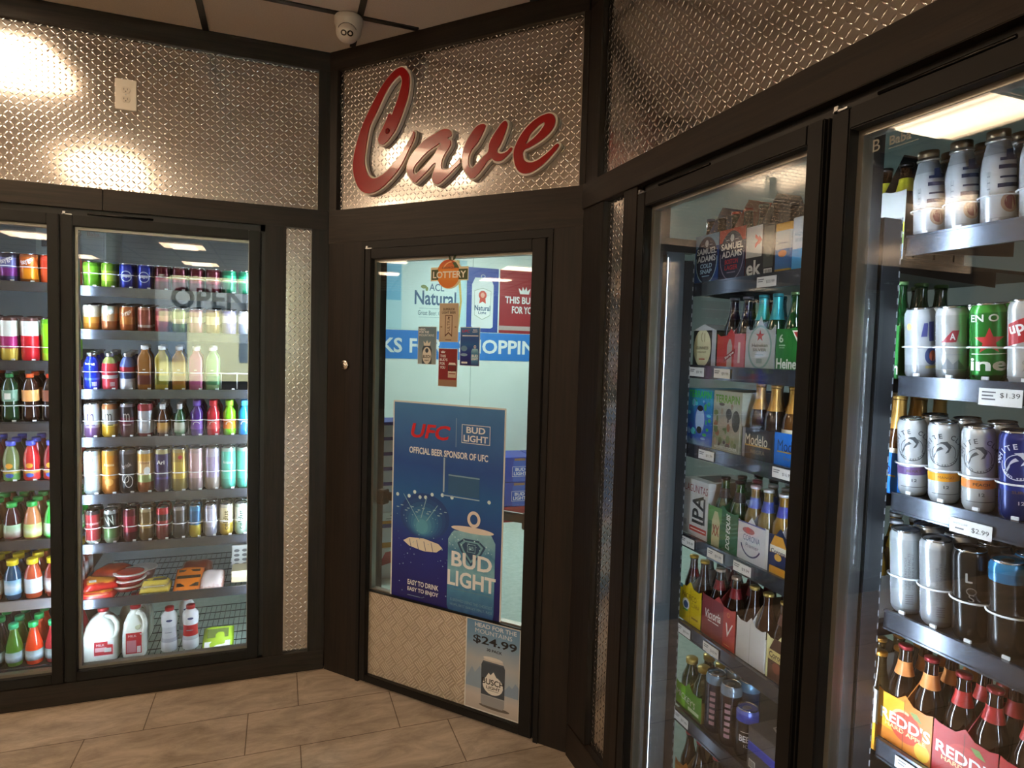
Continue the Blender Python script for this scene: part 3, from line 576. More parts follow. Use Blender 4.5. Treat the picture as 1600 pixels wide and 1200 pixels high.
# four small stickers
items = [(P('4a3c30', 0.5), ('T', 'SUPERIOR', 0, 0.143, 0.062, 0.011, 0.03)), (P('4a3c30', 0.5), ('T', 'LIGHT BEER', 0, 0.129, 0.072, 0.011, 0.03)), (P('5b3a28', 0.5), ('Y', [(-0.019, 0.022), (-0.019, 0.118), (0.019, 0.118), (0.019, 0.022), (0, 0.038)]), 'printed_ribbon'), (P('c0ab90', 0.5), ('Y', [(-0.0155, 0.032), (-0.0155, 0.114), (0.0155, 0.114), (0.0155, 0.032), (0, 0.044)]), 'printed_ribbon'), (P('5b3a28', 0.5), ('T', 'ULTRA', 0, 0.078, 0.060, 0.014, 0.0, PI / 2)), (P('5b3a28', 0.5), ('E', 0, 0.107, 0.004, 0.005), 'printed_dot'), (P('8a6f50', 0.5), ('E', -0.038, 0.066, 0.006, 0.003), 'printed_dot'), (P('8a6f50', 0.5), ('E', 0.036, 0.066, 0.006, 0.003), 'printed_dot'), (P('5b3a28', 0.5), ('R', -0.016, 0.016, 0.008, 0.011), 'printed_line')]
poster('beer_sticker', 'small tan sticker with a brown ribbon on the beer room door', 'A', -1.545, -0.0015, 1.648, 0.100, 0.170, bands([(0, 'b39f86'), (0.5, 'c2ad92'), (1, 'b8a58a')], 0.45, 0, True, 0.3), items, 0.002, cat='sticker')
items = [(DW, ('T', 'HEAD', -0.027, 0.156, 0.032, 0.010, 0.03)), (DW, ('T', 'FOR THE', -0.017, 0.144, 0.052, 0.010, 0.03)), (DW, ('T', 'MOUNTAINS', -0.003, 0.130, 0.080, 0.010, 0.03)), (P('33404a', 0.4), ('Y', [(-0.026, 0.002), (-0.026, 0.068), (-0.018, 0.084), (0.018, 0.084), (0.026, 0.068), (0.026, 0.002)]), 'printed_can'), (P('d0ccc0', 0.4), ('E', 0, 0.040, 0.024, 0.038)), (P('d0ccc0', 0.4), ('Y', [(-0.016, 0.083), (-0.02, 0.104), (-0.008, 0.094), (0, 0.108), (0.008, 0.094), (0.02, 0.104), (0.016, 0.083)]), 'printed_splash'), (BLKINK, ('T', 'BUSCH', 0, 0.035, 0.042, 0.014, 0.03)), (BLKINK, ('T', 'LIGHT', 0, 0.018, 0.024, 0.007, 0.03)), (P('33404a', 0.4), ('E', 0, 0.062, 0.009, 0.010), 'printed_dot')]
poster('beer_sticker', 'small grey blue sticker with a pale can on the beer room door', 'A', -1.658, -0.0015, 1.546, 0.100, 0.168, bands([(0, '8f9a98'), (0.5, '6f8590'), (1, '5d7684')], 0.45, 0, True, 0.1), items, 0.002, cat='sticker')
items = [('b8304a', ('T', 'UFC', -0.02, 0.150, 0.038, 0.012, 0.04, 0, 0.25)), (DW, ('T', 'BUD', 0.026, 0.155, 0.020, 0.006, 0.04)), (DW, ('T', 'LIGHT', 0.026, 0.147, 0.025, 0.006, 0.04)), (DW, ('R', -0.038, 0.042, 0.128, 0.132), 'printed_line'), (P('7f9cb8', 0.4), ('E', -0.028, 0.048, 0.018, 0.006)), (P('5f86a4', 0.4), ('E', -0.028, 0.075, 0.016, 0.012), 'printed_glow'), (CANB, ('Y', [(0.008, 0.004), (0.008, 0.062), (0.014, 0.075), (0.040, 0.075), (0.045, 0.062), (0.045, 0.004)]), 'printed_can'), (P('d9d0c8', 0.4), ('O', 0.027, 0.083, 0.006, 0.007, 0.003), 'printed_pull_ring'), (DW, ('T', 'BUD', 0.027, 0.044, 0.030, 0.011, 0.04)), (DW, ('T', 'LIGHT', 0.027, 0.031, 0.034, 0.011, 0.04)), (DW, ('R', -0.040, -0.010, 0.010, 0.018), 'printed_line')]
poster('beer_sticker', 'small navy sticker with a blue can on the beer room door', 'A', -1.4345, -0.0015, 1.547, 0.099, 0.167, NAVY, items, 0.002, cat='sticker')
crown = [(-0.010, -0.006), (0.010, -0.006), (0.013, 0.006), (0.006, 0.000), (0.004, 0.009), (0, 0.001), (-0.004, 0.009), (-0.006, 0.000), (-0.013, 0.006)]
items = [(DW, ('Y', [(x * 0.9 - 0.026, z * 0.8 + 0.152) for x, z in crown]), 'printed_crown')] + [(DW, ('T', tx, -0.026 + dx, z, wd, 0.012, 0.04)) for tx, z, wd, dx in (('THIS', 0.134, 0.030, 0), ("BUD'S", 0.118, 0.040, 0.004), ('FOR', 0.101, 0.026, -0.002), ('YOU', 0.084, 0.027, -0.001))] + [(P('8a6a54', 0.4), ('R', -0.048, 0.048, 0.002, 0.030), 'printed_table'), (bands([(0, 'b9a894'), (0.35, 'd6cfc4'), (0.42, '4a2a24'), (0.8, '5a3a30'), (0.85, 'd6cfc4')], 0.4), ('Y', [(0.002, 0.040), (0.002, 0.094), (0.008, 0.106), (0.038, 0.106), (0.044, 0.094), (0.044, 0.040)]), 'printed_can'), (P('6d1418', 0.4), ('Y', [(0.006, 0.076), (0.022, 0.066), (0.040, 0.076), (0.040, 0.092), (0.006, 0.092)]), 'printed_crest'), (P('7a1519', 0.4), ('R', 0.006, 0.040, 0.056, 0.060), 'printed_line')]
poster('beer_sticker', 'small dark red sticker with white words on the beer room door', 'A', -1.545, -0.0015, 1.452, 0.099, 0.168, P('7c161c', 0.4), items, 0.002, cat='sticker')
# lottery sticker
t = thing('lottery_sticker', 'round orange fruit sticker with a green LOTTERY banner on the door glass', 'sticker', 'A', -1.5475, -0.0015, 1.945)
link('backing', MB().prism([(0.066 * math.cos(i * PI / 20), 0.066 * math.sin(i * PI / 20)) for i in range(40)], -0.0012, 0).mesh('backing', P('e6dcb8', 0.4)), t)
decals(t, [(P('e6dcb8', 0.4), ('R', -0.098, 0.098, -0.030, 0.030), 'printed_edge'), (bands([(0, 'd8701c'), (0.5, 'e0861e'), (1, 'c8481c')], 0.4, 0, True, 0.2, nscale=12), ('E', -0.006, 0, 0.060, 0.062), 'printed_fruit'), (P('f0b878', 0.4), ('O', 0.01, 0.01, 0.046, 0.044, 0.005, PI * 0.5, PI * 0.9), 'printed_shine'), (P('2c4420', 0.4), ('Y', [(0.012, 0.056), (-0.004, 0.062), (-0.006, 0.082), (0.008, 0.070)]), 'printed_leaf'), (P('2c4420', 0.4), ('Y', [(0.012, 0.056), (0.020, 0.076), (0.036, 0.083), (0.028, 0.062)]), 'printed_leaf'), (P('34501f', 0.4), ('Y', [(0.014, 0.05), (0.032, 0.050), (0.050, 0.024), (0.028, 0.026)]), 'printed_leaf'), (P('3b4a1e', 0.4), ('R', -0.094, 0.094, -0.025, 0.020), 'printed_banner'), (P('e0861e', 0.4), ('R', -0.058, 0.048, -0.025, 0.020), 'printed_fruit'), ('5a2a18', ('T', 'GEORGIA', -0.004, 0.027, 0.070, 0.009, 0.02)), ('f1ecdc', ('T', 'LOTTERY', 0, -0.003, 0.172, 0.030, 0.05))], y=-0.0012)

# ================================================================== cooler fittings
QR = 0.21
def upright(w, s, z0, z1, label, q0=0.135, q1=0.195):
    if abs(s + 1.842) < 0.001: q0, q1 = 0.163, 0.2045
    t = thing('shelf_upright', label, 'shelf post', w, s, q0, z0)
    link('post', MB().box(-0.014, 0.014, 0, q1 - q0, 0, z1 - z0).mesh('post', P('26282b', 0.4, 0.3), 0.002), t)
    sl = MB(); n = int((z1 - z0) / 0.03)
    for i in range(n): sl.box(-0.0145, 0.0145, q1 - q0 - 0.006, q1 - q0 - 0.003, 0.02 + 0.03 * i, 0.034 + 0.03 * i)
    link('slots', sl.mesh('slots', P('8e9296', 0.4)), t)
def led(w, s, q, z0, z1, power, label):
    t = thing('light_strip', label, 'light strip', w, s, q, z0)
    link('housing', MB().box(-0.012, 0.012, -0.006, 0.0, 0, z1 - z0).mesh('housing', P('8f9598', 0.4, 0.5), 0.002), t)
    link('tube', MB().box(-0.004, 0.004, 0.0005, 0.006, 0.01, z1 - z0 - 0.01).mesh('tube', EM('dcecff', LED * power, 'cool white strip %s' % power)), t)
led('L', -0.860, 0.122, 0.14, 2.06, 1.5, 'white light strip behind the mullion facing the energy drinks')
led('L', -0.908, 0.10, 0.14, 2.06, 1.8, 'white light strip behind the mullion facing the juices')
led('L', -1.645, 0.10, 0.14, 2.06, 2.0, 'white light strip at the far post of the soda cooler')
led('L', -0.104, 0.125, 0.14, 2.06, 2.6, 'white light strip at the soda cooler jamb beside the tread plate strip')
led('R', -1.805, 0.075, 0.16, 1.95, 0.11, 'white light strip on the jamb beside the six pack shelves')
led('R', -1.034, 0.057, 0.14, 1.98, 1.6, 'white light strip behind the mullion facing the tall cans')
led('R', -1.092, 0.07, 0.14, 1.98, 2.0, 'white light strip behind the mullion facing the six packs')
led('R', -0.315, 0.11, 0.14, 1.98, 1.6, 'white light strip at the near end of the beer cooler')
structure('wall_right_jamb', wbox('R', -1.86, -1.828, 0.09, 0.162, 0.1, 1.965).mesh('jamb', speckle('dark cooler liner', '40474a', '484f52', 3, 0.4)), 'R')
structure('wall_right_jamb_top', wbox('R', -1.86, -1.826, 0.03, 0.205, 1.966, 2.01).mesh('jamb_top', BLKM), 'R')
structure('wall_left_jamb', wbox('L', -0.088, -0.06, 0.12, 0.5, 0.1, 2.14).mesh('jamb', GREYP), 'L')
for w, s, lb in (('L', -0.885, 'slotted post behind the soda door mullion'), ('L', -0.083, 'slotted post at the end of the soda shelves by the tread plate strip'), ('R', -1.842, 'slotted post at the beer shelf end by the beer room door'), ('R', -1.066, 'slotted post between the six packs and the tall single cans'), ('R', -0.28, 'slotted post at the near end of the tall can shelves')):
    upright(w, s, 0.02, 1.94 if w == 'R' else 1.98, lb)
SLOPE = R(5.5)
def shelf(w, s0, s1, z, label, slope=SLOPE, wire=False, depth=0.60, rail=True, silver=False):
    """top of the front edge at z"""
    sc_ = (s0 + s1) / 2; hw = (s1 - s0) / 2
    t = thing('cooler_shelf', label, 'shelf', w, sc_, QR, z)
    ca, sa = math.cos(slope), math.sin(slope)
    mb = MB()
    if wire:
        n = int(2 * hw / 0.026)
        for i in range(n + 1): x = -hw + 2 * hw * i / n; mb.tube([(x, 0.012, -0.006), (x, 0.012 + depth * ca, -0.006 + depth * sa)], 0.0018, 4)
        for j in range(7): d = depth * j / 6; mb.tube([(-hw, 0.014 + d * ca, -0.0098 + d * sa), (hw, 0.014 + d * ca, -0.0098 + d * sa)], 0.0026, 4)
    else:
        mb.add([(-hw, 0.006, -0.004), (hw, 0.006, -0.004), (hw, 0.006 + depth * ca, -0.004 + depth * sa), (-hw, 0.006 + depth * ca, -0.004 + depth * sa), (-hw, 0.006, -0.012), (hw, 0.006, -0.012), (hw, 0.006 + depth * ca, -0.012 + depth * sa), (-hw, 0.006 + depth * ca, -0.012 + depth * sa)], [(0, 1, 2, 3), (7, 6, 5, 4), (0, 4, 5, 1), (1, 5, 6, 2), (2, 6, 7, 3), (3, 7, 4, 0)])
    link('wire_deck' if wire else 'deck', mb.mesh('deck', P('1b1c1e', 0.45, 0.4)), t)
    if rail:
        rm = P('b9bdc4', 0.3, 0.7) if silver else RAILM
        rl = MB().prism([(-hw, -0.038), (hw, -0.038), (hw, 0.002), (-hw, 0.002)], -0.004, 0.0)
        rl.box(-hw, hw, -0.007, 0.004, 0.000, 0.004).box(-hw, hw, -0.007, 0.004, -0.041, -0.037)
        link('price_rail', rl.mesh('price_rail', rm), t)
    br = MB()
    for x in (-hw + 0.003, hw - 0.003): br.add([(x - 0.002, 0.0, -0.005), (x + 0.002, 0.0, -0.005), (x + 0.002, 0.35 * ca, 0.35 * sa - 0.012), (x - 0.002, 0.35 * ca, 0.35 * sa - 0.012), (x - 0.002, 0.0, -0.035), (x + 0.002, 0.0, -0.035), (x + 0.002, 0.35 * ca, 0.35 * sa - 0.05), (x - 0.002, 0.35 * ca, 0.35 * sa - 0.05)], [(0, 1, 2, 3), (7, 6, 5, 4), (0, 4, 5, 1), (1, 5, 6, 2), (2, 6, 7, 3), (3, 7, 4, 0)])
    link('bracket', br.mesh('bracket', P('26282b', 0.4, 0.4)), t)
    return t
ORDW = ['top', 'second', 'third', 'fourth', 'fifth', 'sixth', 'seventh', 'bottom']
ZL2 = [1.857, 1.657, 1.378, 1.152, 0.880, 0.643, 0.377, 0.060]
ZL1 = [1.862, 1.507, 1.229, 0.957, 0.684, 0.402, 0.086]
ZR1 = [1.862, 1.585, 1.315, 1.000, 0.690, 0.374, 0.060]
ZR2 = [1.900, 1.585, 1.318, 1.043, 0.735, 0.400]
for i, z in enumerate(ZL2): shelf('L', -0.868, -0.10, z, '%s black shelf of the energy drink cooler door' % ORDW[i], slope=SLOPE if i < 6 else 0.0, wire=i >= 6)
for i, z in enumerate(ZL1): shelf('L', -1.64, -0.902, z, '%s black shelf of the cooler door with bottled juices' % (ORDW[i] if i < 6 else 'bottom'), silver=(i == 5))
for i, z in enumerate(ZR1): shelf('R', -1.840, -1.082, z, '%s black shelf of the cooler door with six packs' % (ORDW[i] if i < 6 else 'bottom'), slope=0.0)
for i, z in enumerate(ZR2): shelf('R', -1.050, -0.30, z, '%s black shelf of the cooler door with tall single cans' % (ORDW[i] if i < 5 else 'lowest'), slope=SLOPE if i < 4 else 0.0)
def front_loops(w, lanes, z, r, h, label):
    """white wire stops in front of each lane"""
    t = thing('lane_stop_rail', label, 'shelf divider', w, 0, QR, z, group='white lane stops along the cooler shelves')
    for s in lanes:
        pts = []; lean = h * math.sin(SLOPE)
        for i in range(13):
            a = R(-84 + 14 * i); pts.append((s + (r + 0.0040) * math.sin(a), 0.016 + r - lean - (r + 0.0040) * math.cos(a), h))
        bk = 0.016 + r + 0.012
        mb = MB().tube([(pts[0][0], bk, 0.005), (pts[0][0], bk, h)] + pts + [(pts[-1][0], bk, h), (pts[-1][0], bk, 0.005)], 0.0021, 5)
        mb.box(s + r * 0.45, s + r * 0.85, 0.0045, 0.009, 0.0045, 0.011)
        link('wire_stop', mb.mesh('wire_stop', WPLAST), t)
    # move origin next to its lanes without moving the wires
    return t
def tag(w, s, z, label, items, wd=0.075, ht=0.032):
    t = thing('price_tag', label, 'price tag', w, s, QR - 0.0075, z)
    link('card', MB().box(-wd / 2, wd / 2, -0.0008, 0, -ht / 2, ht / 2).mesh('card', P('d5d5cf', 0.5)), t)
    decals(t, items, y=-0.0008)
def lines(x0, x1, zs, h=0.0028): return [(P('55565a', 0.5), ('R', x0, x1 - 0.004 * (i % 2), z, z + h), 'printed_line') for i, z in enumerate(zs)]
tag('R', -0.829, 1.557, 'white shelf tag reading 1.39 under the tall red and white can', [(BLKINK, ('T', '$1.39', 0.018, 0.004, 0.036, 0.011, 0.0))] + lines(-0.034, -0.008, (0.008, 0.001, -0.006)), 0.080, 0.034)
tag('R', -0.868, 1.286, 'white shelf tag reading 2.99 under the orange banded seltzer can', [(BLKINK, ('T', '$2.99', 0.020, -0.002, 0.034, 0.011, 0.0)), (P('55565a', 0.5), ('T', 'WHITE CLAW', -0.020, 0.005, 0.030, 0.0045, 0.0))] + lines(-0.030, -0.012, (-0.006,)), 0.084, 0.030)
tag('R', -0.97, 0.716, 'white shelf tag under the orange six pack carrier', lines(-0.02, 0.0, (0.006, -0.001)), 0.055, 0.026)
for s, z, txt, lb in ((-1.482, 1.841, '$35.99', 'white shelf tag reading 35.99 on the top six pack shelf'), (-1.79, 1.566, '$9.99', 'white shelf tag under the cream oval stout pack'), (-1.66, 1.566, '$9.99', 'white shelf tag reading 9.99 under the red six pack'), (-1.72, 1.294, '$11.99', 'white shelf tag under the two swirled beer cartons'), (-1.382, 1.298, '$16.99', 'white shelf tag reading 16.99 under the blue six pack'), (-1.80, 0.980, '$18.49', 'white shelf tag under the white IPA carton'), (-1.652, 0.980, '$9.99', 'white shelf tag under the green vertical lettered carrier'), (-1.525, 0.980, '$9.99', 'white shelf tag under the white carrier with a lion crest'), (-1.80, 0.668, '$9.99', 'white shelf tag under the yellow carrier'), (-1.652, 0.668, '$10.99', 'white shelf tag reading 10.99 under the dark red carrier'), (-1.79, 0.356, '$7.99', 'white shelf tag under the lime green carrier')):
    tag('R', s, z, lb, [(BLKINK, ('T', txt, 0.016, -0.001, 0.032, 0.010, 0.0))] + lines(-0.034, -0.010, (0.006, 0.0)), 0.078, 0.030)

# ================================================================== goods
ORDN = ['front', 'second', 'third', 'fourth', 'fifth']
def can_meshes(d, h, mat, seg=24, lid=CANTOP):
    r = d / 2; nk = min(0.020, h * 0.14)
    b = MB().lathe([(r * 0.70, 0.002), (r * 0.80, 0), (r * 0.88, 0.003), (r, 0.012), (r, h - nk), (r * 0.965, h - nk * 0.6), (r * 0.87, h - 0.006), (r * 0.855, h - 0.004)], seg).mesh('body', mat)
    l = MB().lathe([(r * 0.855, h - 0.0045), (r * 0.89, h - 0.003), (r * 0.89, h - 0.0008), (r * 0.86, h), (r * 0.82, h - 0.001), (r * 0.80, h - 0.005), (0, h - 0.005)], seg).mesh('lid', lid)
    tb = MB(); rr = r * 0.30
    tb.lathe([(rr, h - 0.0045), (rr, h - 0.003), (0, h - 0.003)], 10, c=(0, -r * 0.12), sy=1.5)
    return [('body', b), ('lid', l), ('pull_tab', tb.mesh('pull_tab', P('9da0a3', 0.3, 1.0)))]
def bottle_meshes(prof, mat, capmat, cap, label=None, seg=20, sq=None):
    """prof: list (r, z); cap: (r, z0, z1); label: (z0, z1, mat) sleeve following the profile"""
    out = [('body', MB().lathe(prof, seg, sq=sq).mesh('body', mat))]
    cr, z0, z1 = cap
    out.append(('cap', MB().lathe([(cr, z0), (cr, z1 - 0.002), (cr * 0.93, z1), (0, z1)], seg).mesh('cap', capmat)))
    if label:
        for (a, b, m, nm) in ([label] if isinstance(label, tuple) else label):
            rs = []
            def rad(z):
                for (r0, za), (r1, zb) in zip(prof, prof[1:]):
                    if za <= z <= zb and zb > za: return r0 + (r1 - r0) * (z - za) / (zb - za)
                return prof[-1][0]
            zs = sorted({a, b} | {z for r, z in prof if a < z < b}); rs = [(rad(z) + 0.0006, z) for z in zs]
            mb = MB(); vs = []; fs = []
            for (r, z) in rs:
                for k in range(seg):
                    an = 2 * PI * k / seg; ca, sa = math.cos(an), math.sin(an)
                    if sq: e = 2.0 / sq; ca = math.copysign(abs(ca) ** e, ca); sa = math.copysign(abs(sa) ** e, sa)
                    vs.append((r * ca, r * sa, z))
            for i in range(len(rs) - 1):
                for k in range(seg): fs.append((i * seg + k, i * seg + (k + 1) % seg, (i + 1) * seg + (k + 1) % seg, (i + 1) * seg + k))
            mb.add(vs, fs, True); out.append((nm, mb.mesh(nm, m)))
    return out
def lane(w, s, z, name, cat, desc, shelfname, parts, r, n=2, art=None, group=None, tilt=SLOPE, q0=0.226, pitch=None, wrap=None, ang=0.0, turn=0.0):
    pitch = pitch or 2 * r + 0.002; ca, sa = math.cos(tilt), math.sin(tilt); root = None
    for i in range(n):
        if root is None:
            o = root = thing(name, '', cat, w, s, q0, z, group, tilt, turn)
            for nm, me in parts: link(nm, me, o)
            if art: decals(o, art, wrap=wrap or r, ang=ang)
        else:
            o = clone(root, DECAL_NAMES)
        d = r + i * pitch
        qq = q0 + d * ca; o.location = wp(w, s, qq, z - 0.0037 + (qq - QR - 0.006) * math.tan(tilt))
        o['label'] = ('%s, %s in lane, %s' % (desc, ORDN[i], shelfname)) if n > 1 else '%s on the %s' % (desc, shelfname)
        if group: o['group'] = group
    return root
def ringtext(body, cx, cz, R_, h, a0, a1, mat, top=True):
    out = []; n = len(body)
    for i, c in enumerate(body):
        if c == ' ': continue
        a = a0 + (a1 - a0) * (i + 0.5) / n
        out.append((mat, ('T', c, cx + R_ * math.cos(a), cz + R_ * math.sin(a), None, h * (0.9 if c in 'aceo' else 1), 0.02, (a - PI / 2) if top else (a + PI / 2))))
    return out
SH_E = lambda i: '%s energy drink shelf' % ORDW[i]
# ---------- energy drink door (second from the far end)
P12 = [-0.833 + 0.074 * k for k in range(10)]
def soda(k, row, desc, stops, d=0.066, h=0.122, n=2, art=None, metal=0.35, name='soda_can', rough=0.28):
    return lane('L', P12[k], ZL2[row], name, 'drink can', desc, SH_E(row), can_meshes(d, h, bands(stops, rough, metal)), d / 2, n, art, 'drink cans of the energy drink door')
CY = 'cfe0d8'
pep = [('b8c4d4', ('O', 0, 0.062, 0.024, 0.026, 0.004)), (WHITE, ('T', 'pepsi', 0, 0.062, 0.036, 0.016, 0.03))]
soda(0, 0, 'lime green soda can with pale side', [(0, '5f9a24'), (0.5, '86c43a'), (0.85, '5f9a24')])
soda(1, 0, 'yellow green soda can', [(0, '7fae2a'), (0.3, 'b2cf4a'), (0.7, '6f9c2a')])
soda(2, 0, 'blue cola can beside the lime cans', [(0, '1c2a86'), (1, '1c2a86')], art=pep)
soda(3, 0, 'blue cola can beside the maroon cans', [(0, '1c2a86'), (1, '1c2a86')], art=pep)
for k, nm in ((4, 'maroon soda can beside the blue cola'), (5, 'maroon soda can second from the blue cola'), (6, 'maroon soda can second from the teal can'), (7, 'maroon soda can beside the teal can')): soda(k, 0, nm, [(0, '5b1422'), (0.4, '8b2434'), (0.6, '5b1422')])
soda(8, 0, 'teal green soda can beside the maroon can', [(0, '1d7a56'), (0.5, '3fae80'), (0.8, '1d7a56')]); soda(9, 0, 'teal green soda can at the jamb', [(0, '1d7a56'), (0.5, '3fae80'), (0.8, '1d7a56')])
scr = lambda c: [(P(c, 0.4), ('T', 'faygo', 0, 0.088, 0.046, 0.024, 0.03, 0.45))]
soda(0, 1, 'amber and white script soda can', [(0, 'b8752c'), (0.3, 'd89c44'), (0.55, 'e6d8c0')], n=3, art=scr('f1e6d2'))
soda(1, 1, 'peach and white script soda can', [(0, 'b06a40'), (0.4, 'd8b48a'), (0.7, 'c8cfc0')], n=4, art=scr('f1f1ea'))
soda(2, 1, 'orange script soda can', [(0, 'a4562a'), (0.3, 'c8793a'), (0.6, 'b4683a')], n=4, art=scr('f0d8c0'))
soda(3, 1, 'red brown soda can with white block', [(0, '7a3a2c'), (0.2, 'c6b2a4'), (0.3, '8a4636'), (0.9, 'b58a74')], n=4)
soda(4, 1, 'dark red striped soda can', [(0, '8e2a2c'), (0.5, 'b65a52'), (0.7, '7a2426')], n=4)
soda(5, 1, 'olive and cream soda can', [(0, '66803c'), (0.4, 'd8cf9a'), (0.6, '96a060')], n=3)
soda(6, 1, 'pink and cream soda can', [(0, 'b06a72'), (0.45, 'e2cdb4'), (0.7, 'b88278')], n=3)
soda(7, 1, 'gold root beer can', [(0, '8a6a34'), (0.4, 'd8c08a'), (0.75, '94743c')], n=3)
soda(8, 1, 'lavender soda can', [(0, '7c74a8'), (0.5, 'c2bedc'), (0.8, '8c86b4')], n=3)
soda(9, 1, 'pale grey soda can at the jamb', [(0, '9aa0a8'), (0.5, 'd6dade'), (0.8, 'a4aab0')], n=2)
# third shelf: shaped bottles
def alu_bottle(mat): return bottle_meshes([(0.026, 0), (0.033, 0.004), (0.034, 0.012), (0.034, 0.105), (0.0325, 0.122), (0.026, 0.142), (0.019, 0.152), (0.019, 0.160)], mat, SILV, (0.020, 0.158, 0.176))
def square_bottle(c, cap='e6e8e6', lab=None): return bottle_meshes([(0.027, 0), (0.031, 0.004), (0.031, 0.150), (0.028, 0.165), (0.015, 0.185), (0.0145, 0.198)], P(c, 0.12, coat=0.5), P(cap, 0.4), (0.0165, 0.196, 0.216), [(0.03, 0.075, P(lab, 0.4), 'label')] if lab else None, sq=4.5)
bl = [(WHITE, ('T', 'bang', 0, 0.125, 0.040, 0.014, 0.03)), (WHITE, ('B', 0.006, 0.026, 0.02, 0.04))]
lane('L', P12[0], ZL2[2], 'energy_drink_bottle', 'drink bottle', 'blue shaped energy drink bottle', SH_E(2), alu_bottle(bands([(0, '1733b4'), (0.3, '4f6ae0'), (0.36, '1733b4')], 0.3, 0.4)), 0.034, 3, bl, 'shaped bottles of the energy drink door')
lane('L', P12[1], ZL2[2], 'energy_drink_bottle', 'drink bottle', 'red and pink shaped energy drink bottle', SH_E(2), alu_bottle(bands([(0, 'c03a44'), (0.35, 'd8d2ce'), (0.45, 'c8323e'), (0.8, '9aa05a')], 0.3, 0.4)), 0.034, 3, bl[1:], 'shaped bottles of the energy drink door')
lane('L', P12[2], ZL2[2], 'energy_drink_bottle', 'drink bottle', 'blue red and white shaped energy drink bottle', SH_E(2), alu_bottle(bands([(0, 'c8ccd4'), (0.35, '33406a'), (0.55, '9a2432'), (0.7, '5a6aa4')], 0.3, 0.4)), 0.034, 3, bl[1:], 'shaped bottles of the energy drink door')
def em(c): return [(P(c, 0.4), ('O', 0, 0.052, 0.014, 0.014, 0.004)), (P(c, 0.4), ('R', -0.012, 0.012, 0.10, 0.104))]
for k, (c, lab, dsc) in {3: ('8a5a28', '5a2418', 'amber square juice bottle with white cap'), 4: ('a89a3a', '7a7a24', 'yellow green square juice bottle with white cap'), 5: ('a07c2c', '8a5a1c', 'golden square juice bottle with white cap'), 6: ('b06a80', '94446a', 'pink square juice bottle with white cap'), 7: ('7c9a6a', '3c6a44', 'green square juice bottle with white cap')}.items():
    lane('L', P12[k], ZL2[2], 'juice_bottle', 'drink bottle', dsc, SH_E(2), square_bottle(c, lab=lab), 0.031, 2, em('e2d8c4'), 'square juice bottles of the energy drink door')
# fourth shelf
def mons(c): return [(P(c, 0.4), ('T', 'm', 0, 0.10, 0.026, 0.034, 0.0)), (P(c, 0.4), ('R', -0.018, 0.018, 0.06, 0.064))]
H16 = 0.165
soda(0, 3, 'silver and purple energy drink can', [(0, '6c4a78'), (0.30, 'a294b0'), (0.38, 'c9ccd2')], h=H16, n=4, art=mons('5a4670'))
soda(1, 3, 'silver and gold energy drink can with orange shoulder', [(0, 'c09420'), (0.34, 'e2c660'), (0.4, 'a8a49c'), (0.85, 'a86a3c')], h=H16, n=4, art=mons('2a2420'))
soda(2, 3, 'black and dark red energy drink can', [(0, '3c1420'), (0.4, '5a1a2c'), (0.6, '241a1e'), (0.92, '8a8488')], h=H16, n=4, art=mons('b0a6a0'))
soda(3, 3, 'silver energy drink can with red shoulder', [(0, '7a2a2c'), (0.12, 'b8bcc0'), (0.80, '8e3034')], h=H16, n=4, art=[(WHITE, ('B', -0.006, 0.010, 0.03, 0.065))])
def sport(c, cap, lab): return bottle_meshes([(0.025, 0), (0.0295, 0.006), (0.030, 0.03), (0.027, 0.06), (0.0295, 0.085), (0.0295, 0.115), (0.020, 0.135), (0.014, 0.145), (0.014, 0.152)], P(c, 0.15, coat=0.4), P(cap, 0.35), (0.018, 0.150, 0.178), [(0.035, 0.085, P(lab, 0.4), 'label')])
def smallb(c, lab): return bottle_meshes([(0.021, 0), (0.025, 0.005), (0.025, 0.085), (0.021, 0.105), (0.011, 0.125), (0.011, 0.135)], P(c, 0.12, coat=0.5), P('d8dad6', 0.4), (0.012, 0.134, 0.160), [(0.02, 0.07, lab, 'label')])
lane('L', P12[4] + 0.002, ZL2[3], 'tea_bottle', 'drink bottle', 'small dark bottle with amber fruit label', SH_E(3), smallb('4a2a16', bands([(0, '6a4a20'), (0.5, 'b88a34')], 0.4, 0, True, 0.5)), 0.025, 4, None, 'small bottles of the energy drink door')
lane('L', P12[5] + 0.002, ZL2[3], 'tea_bottle', 'drink bottle', 'small green bottle with pale label', SH_E(3), smallb('2f5a34', bands([(0, '4a7a48'), (0.4, 'b8bca4')], 0.4, 0, True, 0.4)), 0.025, 4, None, 'small bottles of the energy drink door')
for k, (c, cap, lab, dsc) in {6: ('4a2a78', '5a3a90', '6a3a94', 'purple sports drink bottle'), 7: ('b02430', 'b8242c', 'c83a3a', 'red sports drink bottle'), 8: ('6fb41e', '86c42a', 'c87a1c', 'lime green sports drink bottle'), 9: ('1c7cc4', '3c9ade', '1c6ab0', 'bright blue sports drink bottle')}.items():
    lane('L', P12[k] + (0.004 if k < 9 else 0), ZL2[3], 'sports_drink_bottle', 'drink bottle', dsc, SH_E(3), sport(c, cap, lab), 0.030, 4, [(P('e8e2d8', 0.4), ('O', 0, 0.06, 0.016, 0.014, 0.003, 0.2, 3.4))], 'sports bottles of the energy drink door')
